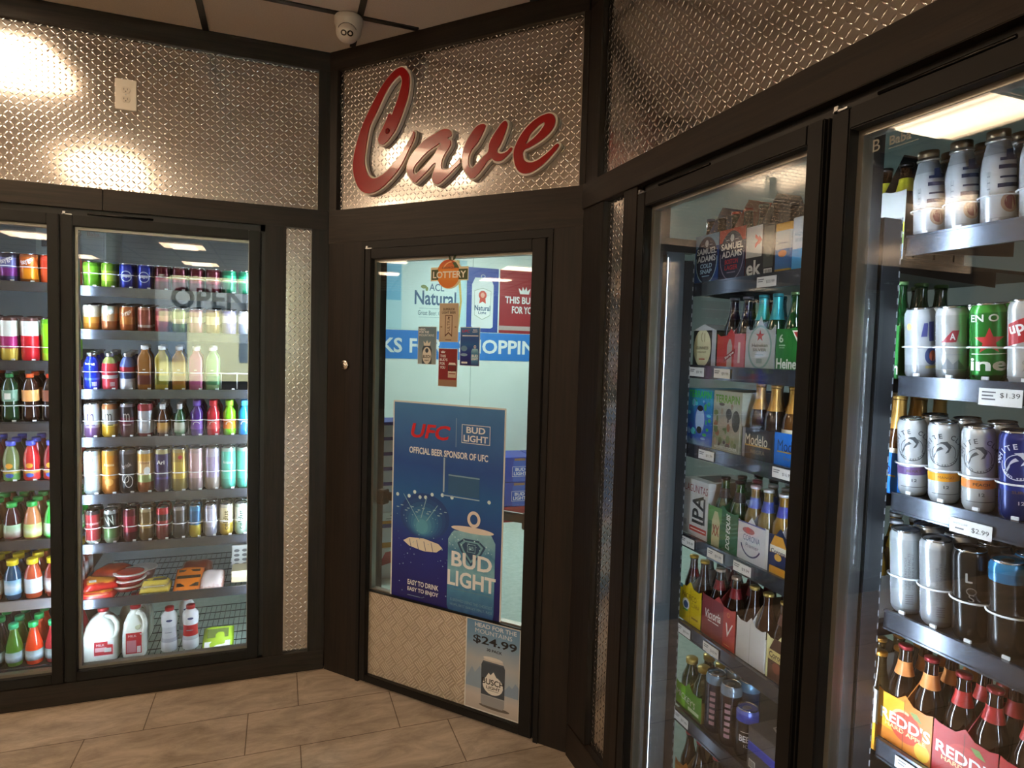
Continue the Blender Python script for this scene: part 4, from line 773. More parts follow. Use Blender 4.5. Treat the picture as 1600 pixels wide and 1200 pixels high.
# fifth shelf: tall tea cans
TH = 0.215
tall = lambda *a, **k: soda(*a, h=TH, d=0.071, name='tall_tea_can', **k)
tall(0, 4, 'white tall tea can', [(0, 'a8b4b4'), (0.1, 'c9d8d6'), (0.9, 'b4c4c4')], art=[(P('7a9aa0', 0.4), ('O', 0, 0.17, 0.012, 0.012, 0.003)), (P('9ab0b0', 0.4), ('R', -0.02, 0.02, 0.11, 0.115))])
tall(1, 4, 'orange tall tea can', [(0, 'b06a24'), (0.35, 'd08a34'), (0.62, 'c87f22'), (0.9, 'b8863a')], art=[(P('efd8b0', 0.4), ('T', 'Arizona', 0, 0.145, 0.046, 0.014, 0.02)), (P('e0a050', 0.4), ('E', 0, 0.06, 0.018, 0.018))])
tall(2, 4, 'black tall can with white script', [(0, '1a1818'), (0.5, '2a2728'), (0.92, '5a585a')], art=[(P('c8c4c0', 0.4), ('O', 0.008, 0.06, 0.018, 0.03, 0.003)), (P('c8c4c0', 0.4), ('O', -0.006, 0.075, 0.016, 0.022, 0.003)), (P('c8c4c0', 0.4), ('T', 'brisk', 0, 0.14, 0.04, 0.02, 0.0, 0.4))])
tall(3, 4, 'peach and green tall tea can', [(0, '8a4a24'), (0.25, '9aa468'), (0.42, 'd6b078'), (0.75, 'c8963a'), (0.92, 'b9bcb4')], art=[(P('8a4a30', 0.4), ('T', 'Arizona', 0, 0.15, 0.044, 0.013, 0.02)), (P('e0e0d8', 0.4), ('E', 0.012, 0.11, 0.014, 0.02))])
tall(4, 4, 'purple tall tea can', [(0, '2c1c4c'), (0.3, '4a3a7a'), (0.35, '281848'), (0.9, 'a29a6c')], art=[(WHITE, ('T', 'Ari', -0.004, 0.15, 0.034, 0.02, 0.04))])
tall(5, 4, 'gold tall tea can', [(0, '8a7424'), (0.3, 'c8a83a'), (0.7, 'a08024'), (0.92, '9a8a50')], art=[(P('b02424', 0.4), ('E', 0.008, 0.172, 0.010, 0.010))])
tall(6, 4, 'pale pink tall tea can', [(0, 'a08a88'), (0.3, 'c8a4a4'), (0.9, 'b09898')]); tall(7, 4, 'lavender and peach tall tea can', [(0, 'a89a8c'), (0.3, 'a898b4'), (0.8, 'b8b0bc')])
tall(8, 4, 'teal tall tea can', [(0, '4aa48c'), (0.25, '5cc4a6'), (0.92, '9ab8ac')], art=[(P('c8eade', 0.4), ('T', 'Arizona', 0, 0.14, 0.05, 0.016, 0.02))]); tall(9, 4, 'teal tall tea can at the jamb', [(0, '4aa48c'), (0.25, '5cc4a6'), (0.92, '9ab8ac')])
# sixth shelf
K5 = [-0.832, -0.756, -0.675, -0.607, -0.535, -0.462, -0.392, -0.322, -0.250, -0.180]
def six(k, desc, stops, art=None, d=0.062, h=0.164):
    lane('L', K5[k], ZL2[5], 'energy_drink_can', 'drink can', desc, SH_E(5), can_meshes(d, h, bands(stops, 0.28, 0.35)), d / 2, 2, art, 'drink cans of the energy drink door')
six(0, 'red and pink energy drink can', [(0, 'b0bcb4'), (0.12, 'a83a3e'), (0.6, 'c88a8c'), (0.66, 'a02e34'), (0.9, '3a3230')])
six(1, 'black and green scribbled energy drink can', [(0, '7f8c70'), (0.15, '5a7a4a'), (0.45, '20281f'), (0.9, '9aa09a')], [(P('b8c4b4', 0.4), ('T', 'W', 0, 0.11, 0.04, 0.05, 0.0, 0.3))])
six(2, 'crimson energy drink can', [(0, '4a1420'), (0.3, '8a1e34'), (0.8, '5a1624')]); six(3, 'brown and gold energy drink can', [(0, '5a4424'), (0.4, 'a08248'), (0.55, '6a5430'), (0.9, 'a89a78')])
six(4, 'red and black energy drink can', [(0, '6a1c20'), (0.4, '9a3a3c'), (0.6, '3a2a2a'), (0.8, 'a8242c')]); six(5, 'black energy drink can', [(0, '2a2624'), (0.2, '3c3836'), (0.9, '8a8684')])
six(6, 'blue and yellow energy drink can', [(0, 'b09a34'), (0.4, '2a5a7c'), (0.85, '3a7aa0')], d=0.056); six(7, 'lavender white energy drink can', [(0, 'a8a8b4'), (0.3, 'c4c4d2'), (0.9, 'a0a0ac')], d=0.058)
six(8, 'yellow energy drink can with vertical word', [(0, 'b89a3c'), (0.4, 'd8cba0'), (0.9, 'b0aa98')], [(P('5a4a24', 0.4), ('T', 'celsius', 0, 0.08, 0.10, 0.026, 0.03, PI / 2))]); six(9, 'white and green energy drink can with vertical word', [(0, '9ab09a'), (0.4, 'd8e0d6'), (0.9, 'a8b8a8')], [(P('2a4a34', 0.4), ('T', 'celsius', 0, 0.08, 0.10, 0.026, 0.03, PI / 2))])
for i, (ln, r, h) in enumerate(((P12, 0.033, 0.065), (P12, 0.033, 0.05), (P12, 0.034, 0.085), (P12, 0.033, 0.078), (P12, 0.0355, 0.092), (K5, 0.032, 0.075))):
    if i != 1: front_loops('L', ln, ZL2[i], r, h, 'white wire lane stops of the %s energy drink shelf' % ORDW[i])
# seventh shelf: packets
def pillow(wd, dp, ht, mat, sag=0.0, nx=14, ny=10, seed=0):
    rr = random.Random(seed); vs = []; fs = []
    for lay in (0, 1):
        for j in range(ny + 1):
            for i in range(nx + 1):
                u, v = i / nx * 2 - 1, j / ny * 2 - 1; e = (1 - abs(u) ** 4) * (1 - abs(v) ** 4)
                z = ht * (0.14 + 0.86 * max(0, e) ** 0.5) * (1 + 0.06 * math.sin(5 * u + seed) * math.cos(4 * v)) + sag * (u * 0.5) if lay else 0.0
                vs.append((u * wd / 2 * (1 - 0.04 * abs(v)), v * dp / 2, z))
    m = (nx + 1) * (ny + 1)
    for lay in (0, 1):
        for j in range(ny):
            for i in range(nx):
                a = lay * m + j * (nx + 1) + i; f = (a, a + 1, a + nx + 2, a + nx + 1); fs.append(f if lay else f[::-1])
    for i in range(nx): fs += [(i, i + 1, m + i + 1, m + i), (ny * (nx + 1) + i + 1, ny * (nx + 1) + i, m + ny * (nx + 1) + i, m + ny * (nx + 1) + i + 1)]
    for j in range(ny): a = j * (nx + 1); b = (j + 1) * (nx + 1); fs += [(b, a, m + a, m + b), (a + nx, b + nx, m + b + nx, m + a + nx)]
    return MB().add(vs, fs, True).mesh('wrapper', mat)
def packet(label, s, q, z, wd, dp, ht, mat, tilt=0.0, turn=0.0, name='food_packet', cat='food packet', seed=0, art=None, tart=None):
    t = thing(name, label, cat, 'L', s, q, z, None, tilt, turn); link('wrapper', pillow(wd, dp, ht, mat, seed=seed), t)
    if tart:   # print on the upper face
        for i, (mt, x0, x1, y0, y1, zz) in enumerate(tart): link('label', MB().box(x0, x1, y0, y1, zz, zz + 0.001).mesh('label', P(mt, 0.4)), t)
    return t
z7 = ZL2[6] - 0.0038
RED = bands([(0, '7a1414'), (0.4, 'b8241c'), (0.7, 'a01a18'), (0.85, 'd88a2c')], 0.25, 0, True, 0.5, nscale=30)
packet('red hot dog packet lying flat under the others at the shelf corner', -0.815, 0.31, z7, 0.15, 0.19, 0.036, RED, seed=1, tart=[('e8b83a', -0.05, 0.05, -0.085, -0.06, 0.020), ('ece4dc', -0.06, -0.03, -0.05, -0.02, 0.035)])
packet('red hot dog packet lying crooked on top of another by the bowls', -0.82, 0.33, z7 + 0.037, 0.15, 0.18, 0.034, RED, turn=0.25, seed=2, tart=[('ece4dc', -0.05, -0.02, -0.06, -0.03, 0.034)])
packet('brown and red packet on top of the hot dog pile', -0.785, 0.40, z7 + 0.073, 0.13, 0.15, 0.03, bands([(0, '4a1a12'), (0.5, '8a2a1c'), (1, 'c04a24')], 0.25, 0, True, 0.6, nscale=30), turn=-0.3, seed=3)
for i, lb in enumerate(('red lidded snack bowl at the bottom of the stack', 'red lidded snack bowl in the middle of the stack', 'red lidded snack bowl on top of the stack')):
    t = thing('snack_bowl', lb, 'bowl', 'L', -0.705 + 0.006 * i, 0.335, z7 + 0.030 * i)
    link('bowl', MB().lathe([(0.050, 0), (0.060, 0.004), (0.071, 0.024), (0, 0.024)], 30).mesh('bowl', P('8a1418', 0.25)), t)
    link('rim', MB().lathe([(0.070, 0.0235), (0.0755, 0.0245), (0.0755, 0.0275), (0.070, 0.0285)], 30).mesh('rim', P('e0d4cc', 0.35)), t)
    link('film', MB().lathe([(0.071, 0.0275), (0.05, 0.0295), (0, 0.0298)], 30).mesh('film', bands([(0, 'a01a1c'), (1, 'b83a24')], 0.2, 0, True, 0.3)), t)
t = thing('snack_bowl', 'dark red snack bowl standing behind the stack of three', 'bowl', 'L', -0.66, 0.46, z7); link('bowl', MB().lathe([(0.045, 0), (0.062, 0.06), (0, 0.062)], 24).mesh('bowl', P('5a2018', 0.3)), t); link('rim', MB().lathe([(0.062, 0.06), (0.067, 0.061), (0.067, 0.065), (0.06, 0.066)], 24).mesh('rim', P('d0c4bc', 0.35)), t)
def fbox(name, label, cat, w, s, q, z, wd, dp, ht, mat, art=None, tilt=0.0, turn=0.0, bev=0.003, group=None):
    t = thing(name, label, cat, w, s, q, z, group, tilt, turn); link('box', MB().box(-wd / 2, wd / 2, 0, dp, 0, ht).mesh('box', mat, bev), t)
    if art: decals(t, art)
    return t
t = packet('yellow cheese packet leaning on the bowls', -0.575, 0.30, z7, 0.135, 0.12, 0.05, bands([(0, 'b89a2c'), (0.3, 'd8c04a'), (0.6, '8a7a50'), (0.8, 'd0b84a')], 0.25, 0, True, 0.3, nscale=30), tilt=0.0, seed=4, tart=[('d8d4c4', -0.045, 0.045, -0.057, -0.03, 0.030), ('4a3a24', -0.05, 0.05, -0.02, 0.01, 0.049)])
t = packet('orange sausage packet propped up at a slant', -0.43, 0.33, z7, 0.14, 0.21, 0.04, bands([(0, '5a2410'), (0.4, 'd8601c'), (0.8, 'e07a24')], 0.22, 0, True, 0.5, nscale=26), tilt=0.42, seed=5, tart=[('2a1a12', -0.05, 0.05, -0.06, -0.035, 0.038), ('3a2414', -0.055, 0.055, -0.005, 0.015, 0.041), ('3a2414', -0.05, 0.05, 0.045, 0.06, 0.038)])
t = packet('brown packet behind the orange sausage packet', -0.41, 0.47, z7, 0.15, 0.16, 0.05, bands([(0, '4a1c14'), (1, '7a3020')], 0.3, 0, True, 0.4), tilt=0.42, seed=8)
t = packet('clear packet of pale sausages in the middle of the shelf', -0.32, 0.31, z7, 0.115, 0.17, 0.04, bands([(0, '6a3024'), (0.5, 'b88a7c'), (0.8, 'd8c8c0')], 0.2, 0, True, 0.7, nscale=70), tilt=0.30, seed=6)
t = fbox('food_carton', 'cream food carton standing at the jamb end of the packet shelf', 'carton', 'L', -0.185, 0.28, z7, 0.085, 0.12, 0.06, bands([(0, 'c0b48c'), (0.5, 'd6cca8'), (1, 'b8ac86')], 0.5))
t = fbox('food_carton', 'grey and white patterned carton behind the cream food carton', 'carton', 'L', -0.19, 0.42, z7, 0.09, 0.06, 0.155, P('b4b4ac', 0.5), [(P('4a4c4c', 0.5), ('E', -0.02 + 0.04 * (i % 2), 0.05 + 0.025 * (i // 2), 0.014, 0.008), 'printed_motif') for i in range(8)])
# eighth shelf: milk
z8 = ZL2[7] - 0.0038
def jug(label, s, q, wd, ht, lab):
    t = thing('milk_jug', label, 'milk jug', 'L', s, q, z8); k = wd / 2; m = P('dfe6d8', 0.35, key='milk plastic')
    pr = [(k * 0.86, 0), (k * 0.97, 0.006), (k, 0.02), (k, ht * 0.44), (k * 0.985, ht * 0.52), (k * 0.86, ht * 0.68), (k * 0.62, ht * 0.80), (k * 0.36, ht * 0.875), (0.021, ht * 0.90), (0.0205, ht * 0.945)]
    sh = [(0, 0)] * 5 + [(-k * 0.02, 0), (-k * 0.04, 0), (0, 0), (0, 0), (0, 0)]
    link('body', MB().lathe(pr, 32, sq=[5, 5, 5, 5, 5, 4, 3.2, 2.6, 2, 2], shift=sh).mesh('body', m), t)
    link('cap', MB().lathe([(0.024, ht * 0.925), (0.024, ht * 0.985), (0.022, ht), (0, ht)], 22).mesh('cap', P('a81a24', 0.35)), t)
    pts = [(k * 0.20, -k * 0.35, ht * 0.86), (k * 0.62, -k * 0.50, ht * 0.83), (k * 0.88, -k * 0.62, ht * 0.72), (k * 0.93, -k * 0.70, ht * 0.60), (k * 0.80, -k * 0.78, ht * 0.50), (k * 0.55, -k * 0.85, ht * 0.46)]
    link('handle', MB().tube(pts, 0.0115, 10).mesh('handle', m), t)
    rc = MB().lathe([(0.001, 0.006), (k * 0.22, 0.005), (k * 0.36, 0.0)], 20, sy=1.25).mesh('handle_hole_shade', P('b2b794', 0.4)); rc.transform(Matrix.Translation((k * 0.34, -k * 0.80, ht * 0.62)) @ Matrix.Rotation(R(72), 4, 'X')); link('handle_hole_shade', rc, t)  # olive disc paints the shade of the handle hole
    return t, k
t, k = jug('gallon jug of milk with red and white label on the bottom shelf', -0.805, 0.305, 0.152, 0.248, 0)
decals(t, [(P('e6dcd4', 0.4), ('R', -0.026, 0.060, 0.034, 0.108), 'label'), (P('b8242e', 0.4), ('R', -0.022, 0.056, 0.038, 0.104), 'printed_band'), (P('d8b0b0', 0.4), ('R', -0.018, 0.030, 0.055, 0.076), 'printed_panel'), (P('c8ccca', 0.4), ('R', 0.034, 0.060, 0.088, 0.108), 'printed_panel'), (P('c4c8c4', 0.4), ('R', 0.020, 0.050, 0.052, 0.072), 'printed_panel'), (WHITE, ('T', 'MILK', 0.004, 0.088, 0.034, 0.011, 0.03))], y=-0.0775)
t, k = jug('half gallon jug of milk beside the gallon jug', -0.664, 0.29, 0.104, 0.252, 0)
decals(t, [(P('b8242e', 0.4), ('R', -0.032, 0.036, 0.024, 0.128), 'label'), (P('c8848a', 0.4), ('R', -0.028, 0.012, 0.03, 0.09), 'printed_panel'), (P('d8d4d0', 0.4), ('R', 0.016, 0.032, 0.028, 0.06), 'printed_panel'), (WHITE, ('T', 'MILK', -0.004, 0.112, 0.036, 0.011, 0.03))], y=-0.0535)
t, k = jug('pale gallon jug of milk behind the two front jugs', -0.70, 0.50, 0.15, 0.235, 0)
def milkb(label, s, q, lab):
    t = thing('milk_bottle', label, 'milk bottle', 'L', s, q, z8)
    m = bands([(0, 'd8dcdc'), (0.25, lab[0]), (0.34, lab[1]), (0.62, 'd8dcdc')], 0.3, 0, False)
    for nm, me in bottle_meshes([(0.033, 0), (0.038, 0.005), (0.0385, 0.05), (0.034, 0.085), (0.033, 0.115), (0.0385, 0.150), (0.036, 0.180), (0.022, 0.198), (0.018, 0.203)], m, P('a81a24', 0.35), (0.021, 0.203, 0.222)): link(nm, me, t)
    decals(t, [(P('2a3a6a', 0.4), ('E', 0.004, 0.162, 0.014, 0.006)), (P('8a9098', 0.4), ('R', -0.016, 0.016, 0.10, 0.104))], wrap=0.0392)
milkb('white milk bottle with red cap and grey label', -0.514, 0.29, ('a8acb4', 'c4c8cc')); milkb('white milk bottle with red cap and red waist', -0.418, 0.29, ('b4b8bc', 'b01e28')); milkb('white milk bottle standing behind the front pair', -0.452, 0.42, ('a8acb4', 'c4c8cc'))
t = packet('lime green packet with white label leaning on the shelf wires', -0.29, 0.30, z8, 0.15, 0.17, 0.05, bands([(0, '5a6a2a'), (0.3, '9abf2c'), (0.8, 'a8c83a')], 0.25, 0, True, 0.2, nscale=20), tilt=0.62, seed=7, tart=[('dfe2dc', -0.06, 0.06, -0.07, -0.02, 0.047), ('6a7a3a', -0.05, 0.05, 0.0, 0.05, 0.049)])

# ---------- juice door (far end)
SH_J = lambda i: '%s juice door shelf' % ORDW[i]
PJ = [-1.227, -1.151, -1.074, -0.996, -0.925]
def juice(k, row, name, desc, parts, r, n=2, art=None, tilt=SLOPE, cat='drink bottle'):
    lane('L', PJ[k], ZL1[row], name, cat, desc, SH_J(row), parts, r, n, art, 'drinks of the juice door', tilt, pitch=2 * r + 0.003)
fay = lambda: [(P('e4dcd8', 0.4), ('T', 'faygo', 0, 0.098, 0.052, 0.028, 0.04, 0.45))]
for k, (st, dsc) in enumerate((([(0, '5a1a2a'), (0.5, '7a2438')], 'dark cherry soda can'), ([(0, '3a3a5a'), (0.22, '7a2c7c'), (0.5, '6a6a9a'), (0.85, '2a2c40')], 'purple grape script soda can'), ([(0, '8a4a1a'), (0.15, 'e08a1a'), (0.5, 'd8702a'), (0.9, 'a05a34')], 'bright orange script soda can'), ([(0, 'd8542a'), (0.5, 'e04a34')], 'red orange soda can at the mullion'), ([(0, 'd8542a'), (0.5, 'e04a34')], 'red orange soda can behind the mullion'))):
    juice(k, 0, 'soda_can', dsc, can_meshes(0.072, 0.134, bands(st, 0.28, 0.3), 28), 0.036, 2, fay() if k in (1, 2) else None, cat='drink can')
for k, (st, dsc) in enumerate((([(0, 'c8b43a'), (0.4, '9a2c6a'), (0.6, 'd8d8d0')], 'yellow and magenta tall can beyond the frame'), ([(0, 'd0b44a'), (0.3, 'a82a6c'), (0.58, 'dfe4dc'), (0.94, '5a3a34')], 'magenta gold and white tall can'), ([(0, 'c81c2a'), (0.55, 'd8202e'), (0.60, 'e4e8e0'), (0.94, '5a3a34')], 'red tall can with white top'), ([(0, 'a8c83a'), (0.2, '86c41e'), (0.9, '5aa01a')], 'lime green tall can at the mullion'), ([(0, 'a8c83a'), (0.2, '86c41e')], 'lime green tall can behind the mullion'))):
    juice(k, 1, 'tall_drink_can', dsc, can_meshes(0.070, 0.2, bands(st, 0.28, 0.2), 28, P('4a3632', 0.4, 0.5) if k in (1, 2) else CANTOP), 0.036, 2, None, cat='drink can')
def soda20(c, cap, lab): return bottle_meshes([(0.024, 0), (0.031, 0.008), (0.033, 0.03), (0.029, 0.075), (0.0325, 0.10), (0.0325, 0.15), (0.026, 0.18), (0.014, 0.198), (0.013, 0.206)], P(c, 0.1, coat=0.6), P(cap, 0.35), (0.0155, 0.205, 0.222), [(0.098, 0.15, lab, 'label')])
for k, (c, cap, lb, dsc) in enumerate((('3a1c14', 'c83a1c', '8a4a24', 'brown soda bottle beyond the frame'), ('16341c', '2a7a3c', '6a8a74', 'dark green soda bottle with green cap'), ('2a140c', 'd8501c', 'd89a5a', 'root beer bottle with orange cap'), ('1c1210', 'b83a1c', '6a3a2a', 'dark cola bottle at the mullion'), ('1c1210', 'b83a1c', '6a3a2a', 'dark cola bottle behind the mullion'))):
    juice(k, 2, 'soda_bottle', dsc, soda20(c, cap, P(lb, 0.4)), 0.034, 3, [(P('dcd8cc', 0.4), ('R', -0.012, 0.012, 0.108, 0.136), 'printed_panel')] if k == 1 else None)
def juice12(c, cap, lab): return bottle_meshes([(0.025, 0), (0.0325, 0.006), (0.033, 0.05), (0.030, 0.062), (0.033, 0.075), (0.033, 0.10), (0.026, 0.135), (0.016, 0.158), (0.016, 0.166)], P(c, 0.12, coat=0.5), P(cap, 0.35), (0.0185, 0.165, 0.186), [(0.008, 0.048, lab, 'label')])
for k, (c, cap, lb, dsc) in enumerate((('7a1c2c', '2c3aa0', 'b03a4a', 'dark red juice bottle beyond the frame'), ('6a7a4a', '4a5ac8', '4a8a3c', 'clear green juice bottle with blue cap'), ('b01c24', '4450b8', 'c8242c', 'red juice bottle with blue cap'), ('7a1420', '4450b8', 'a82a30', 'red juice bottle at the mullion'), ('7a1420', '4450b8', 'a82a30', 'red juice bottle behind the mullion'))):
    juice(k, 3, 'juice_bottle', dsc, juice12(c, cap, bands([(0, lb), (0.6, lb), (1, 'd8b84a')], 0.4, 0, True, 0.4)), 0.034, 3, [(P('d8962c', 0.4), ('E', 0, 0.075, 0.014, 0.012)), (P('3c5ab0', 0.4), ('E', 0, 0.03, 0.016, 0.01))])
def pear(c, cap, lab): return bottle_meshes([(0.028, 0), (0.036, 0.006), (0.0365, 0.05), (0.034, 0.085), (0.027, 0.12), (0.0175, 0.145), (0.0165, 0.155)], P(c, 0.1, coat=0.6), P(cap, 0.3), (0.0205, 0.154, 0.174), [(0.012, 0.074, lab, 'label')])
for k, (c, st, dsc) in enumerate((('8a5a34', [(0, '8a8a3a'), (1, 'c8c8a4')], 'amber pear shaped juice bottle beyond the frame'), ('3a1418', [(0, '6a1c24'), (0.45, 'b8bca8'), (0.8, '9ab894')], 'dark red pear shaped juice bottle'), ('b8764a', [(0, 'c8cc4a'), (0.4, 'd0d8b4'), (0.8, 'a8b86a')], 'peach pear shaped juice bottle with lime label'), ('2aa83a', [(0, '3ac04a'), (0.4, 'c8e0c0')], 'bright green pear shaped juice bottle at the mullion'), ('2aa83a', [(0, '3ac04a'), (0.4, 'c8e0c0')], 'bright green pear shaped juice bottle behind the mullion'))):
    juice(k, 4, 'juice_bottle', dsc, pear(c, '2a9a44', bands(st, 0.4, 0, True, 0.3)), 0.037, 4, None)
def snap(c, cap, lab): return bottle_meshes([(0.028, 0), (0.0345, 0.008), (0.0355, 0.04), (0.0355, 0.105), (0.029, 0.135), (0.0185, 0.158), (0.018, 0.168)], P(c, 0.1, coat=0.6), P(cap, 0.3), (0.0225, 0.166, 0.190), [(0.03, 0.1, lab, 'label')])
for k, (c, lb, dsc) in enumerate((('6a3c20', 'a89470', 'brown tea bottle beyond the frame'), ('16405c', '6aa0c0', 'dark blue drink bottle with yellow cap'), ('b04a2c', 'b8c4cc', 'orange red drink bottle with yellow cap'), ('6a2018', '8a5a4a', 'dark red drink bottle at the mullion'), ('6a2018', '8a5a4a', 'dark red drink bottle behind the mullion'))):
    juice(k, 5, 'tea_bottle', dsc, snap(c, 'd8c024', bands([(0, lb), (0.5, 'c8d4d8'), (1, lb)], 0.4, 0, True, 0.4)), 0.036, 4, None)
def crush(c, cap, lab): return bottle_meshes([(0.028, 0), (0.035, 0.008), (0.0365, 0.04), (0.0365, 0.075), (0.034, 0.095), (0.024, 0.135), (0.0165, 0.165), (0.015, 0.185)], P(c, 0.1, coat=0.6), P(cap, 0.3), (0.0195, 0.182, 0.204), [(0.025, 0.075, lab, 'label')])
for k, (c, cap, dsc) in enumerate((('2a2424', '2aa85c', 'black soda bottle beyond the frame'), ('4a7a24', '3ab87c', 'light green soda bottle with green cap'), ('d8401c', '3ac46c', 'orange red soda bottle with green cap'), ('a82a34', '3ab87c', 'red soda bottle at the mullion'), ('a82a34', '3ab87c', 'red soda bottle behind the mullion'))):
    juice(k, 6, 'soda_bottle', dsc, crush(c, cap, bands([(0, '4a5a5c'), (0.5, 'c4d4dc'), (1, '8aa8a0')], 0.4, 0, True, 0.5)), 0.037, 3, None)
for i, h in ((0, 0.07), (1, 0.065), (2, 0.075), (3, 0.05)): front_loops('L', PJ[1:], ZL1[i], 0.036, h, 'white wire lane stops of the %s juice door shelf' % ORDW[i])

# ---------- tall single cans (near beer door)
SH_T = lambda i: '%s tall can shelf' % ORDW[i]
PT = [-1.036 + 0.0735 * k for k in range(6)]
ADOWN = R(-38)     # the printed fronts of these cans are turned towards the door
def single(k, row, desc, stops, d, h, n, art, ang=0.50, metal=0.45, rough=0.25, name='beer_can', qx=0.0):
    lane('R', PT[k], ZR2[row], name, 'beer can', desc, SH_T(row), can_meshes(d, h, bands(stops, rough, metal, noise=0), 40), d / 2, n, art, 'tall beer cans of the near beer door', ang=ang, q0=0.226 + qx, pitch=0.0735)
# top shelf: white aluminium bottles
INK = '1c2748'
def lite_art(): return [(P(INK, 0.4), ('R', -0.006, 0.026, 0.128, 0.134)), (P(INK, 0.4), ('R', -0.008, 0.030, 0.112, 0.120)), (P(INK, 0.4), ('Y', [(0.004, 0.148), (0.016, 0.150), (0.018, 0.138), (0.030, 0.136), (0.030, 0.130), (0.004, 0.130)]), 'printed_letter'), (P(INK, 0.4), ('R', -0.010, 0.034, 0.076, 0.084)), (P(INK, 0.4), ('R', -0.006, 0.030, 0.094, 0.098)), (P('b0927a', 0.4), ('E', 0.012, 0.046, 0.017, 0.020)), (P('7a3a30', 0.4), ('E', 0.012, 0.046, 0.011, 0.014)), (P('9aa0a4', 0.4), ('T', 'LITE', -0.025, 0.085, 0.05, 0.006, 0.0, PI / 2)), (P('a4a8aa', 0.4), ('B', -0.048, -0.036, 0.012, 0.040))]
for k, dsc in enumerate(('white aluminium beer bottle beside the shelf post', 'white aluminium beer bottle second from the post', 'white aluminium beer bottle third from the post', 'white aluminium beer bottle fourth from the post', 'white aluminium beer bottle fifth from the post')):
    pr = [(0.026, 0), (0.0295, 0.004), (0.030, 0.012), (0.030, 0.112), (0.0285, 0.130), (0.0225, 0.155), (0.0195, 0.168), (0.0195, 0.178)]
    parts = bottle_meshes(pr, bands([(0, 'b8bec2'), (0.1, 'cdd2d4'), (0.8, 'a8adaf')], 0.3, 0.25), P('6a5a44', 0.3, 0.8), (0.0205, 0.176, 0.192), seg=40)
    rg = MB().lathe([(0.0205, 0.168), (0.0225, 0.169), (0.0225, 0.173), (0.0205, 0.174)], 32); parts.append(('neck_ring', rg.mesh('neck_ring', P('a8a49a', 0.3, 0.8))))
    lane('R', PT[k], ZR2[0], 'beer_bottle', 'beer bottle', dsc, SH_T(0), parts, 0.030, 2, lite_art(), 'white aluminium bottles on the top tall can shelf', ang=0.85, pitch=0.0735)
# second shelf
art = [(P('8a9098', 0.4), ('T', 'PURE', -0.02, 0.09, 0.06, 0.007, 0.0, PI / 2)), (P('c8b46a', 0.4), ('E', -0.018, 0.118, 0.006, 0.008)), (P('3a3f7a', 0.4), ('Y', [(0.006, 0.095), (0.012, 0.125), (0.020, 0.125), (0.018, 0.095)]), 'printed_letter'), (P('2a2f6a', 0.4), ('R', 0.022, 0.034, 0.085, 0.128)), (P('2a3a6a', 0.4), ('E', 0.028, 0.052, 0.015, 0.020)), (P('c86a4a', 0.4), ('E', 0.030, 0.052, 0.008, 0.012)), (P('a89a5a', 0.4), ('R', 0.014, 0.040, 0.024, 0.030))]
single(0, 1, 'white can with a small blue oval', [(0, 'b8bfc4'), (0.2, 'ccd2d6')], 0.062, 0.160, 2, art)
art = [(P('8a2430', 0.4), ('Y', [(-0.018, 0.083), (0.010, 0.083), (0.016, 0.108), (0.004, 0.108), (-0.006, 0.096)]), 'printed_crest'), (P('c8cac8', 0.4), ('T', 'A', 0.004, 0.095, 0.010, 0.014, 0.04)), (P('6a6e70', 0.4), ('Y', [(-0.02, 0.025), (-0.006, 0.05), (0.004, 0.036), (0.014, 0.046), (0.028, 0.025)]), 'printed_mountain'), (P('7a7e80', 0.4), ('R', -0.022, 0.026, 0.056, 0.058)), (P('3a4a3c', 0.4), ('R', 0.034, 0.044, 0.03, 0.13))]
single(1, 1, 'silver can with a red crest', [(0, '9a9c9a'), (0.15, 'b8bab6'), (0.9, 'c8cac8')], 0.062, 0.160, 2, art)
art = [('b8242a', ('S', 0.004, 0.085, 0.028)), (P('d0d4cc', 0.4), ('T', 'EN O', -0.006, 0.132, 0.052, 0.015, 0.02)), (P('d8dcd4', 0.4), ('R', -0.03, 0.04, 0.0585, 0.0600)), (P('d8dcd4', 0.4), ('T', 'ine', 0.002, 0.038, 0.070, 0.026, 0.04))]
single(2, 1, 'green can with a red star', [(0, '0f4a20'), (0.1, '1f7a2c'), (0.9, '3f9a3a')], 0.064, 0.162, 2, art)
art = [(P('a81824', 0.4), ('Y', [(-0.036, 0.075), (0.045, 0.098), (0.045, 0.150), (-0.036, 0.118)]), 'printed_band'), (WHITE, ('T', 'uper', -0.004, 0.110, 0.056, 0.022, 0.03, 0.28)), (P('6a6a68', 0.4), ('T', 'DE', 0.006, 0.060, 0.014, 0.008, 0.0)), (P('6a6a68', 0.4), ('T', 'CAL', 0.004, 0.044, 0.022, 0.008, 0.0)), (P('6a6a68', 0.4), ('T', 'AND', 0.004, 0.030, 0.022, 0.008, 0.0))]
single(3, 1, 'white can with a slanted red band', [(0, 'b0b2b0'), (0.1, 'c8cac8')], 0.064, 0.166, 2, art)
single(4, 1, 'gold and white can at the frame edge', [(0, 'b89a4a'), (0.4, 'd0ccc0')], 0.064, 0.162, 2, None)
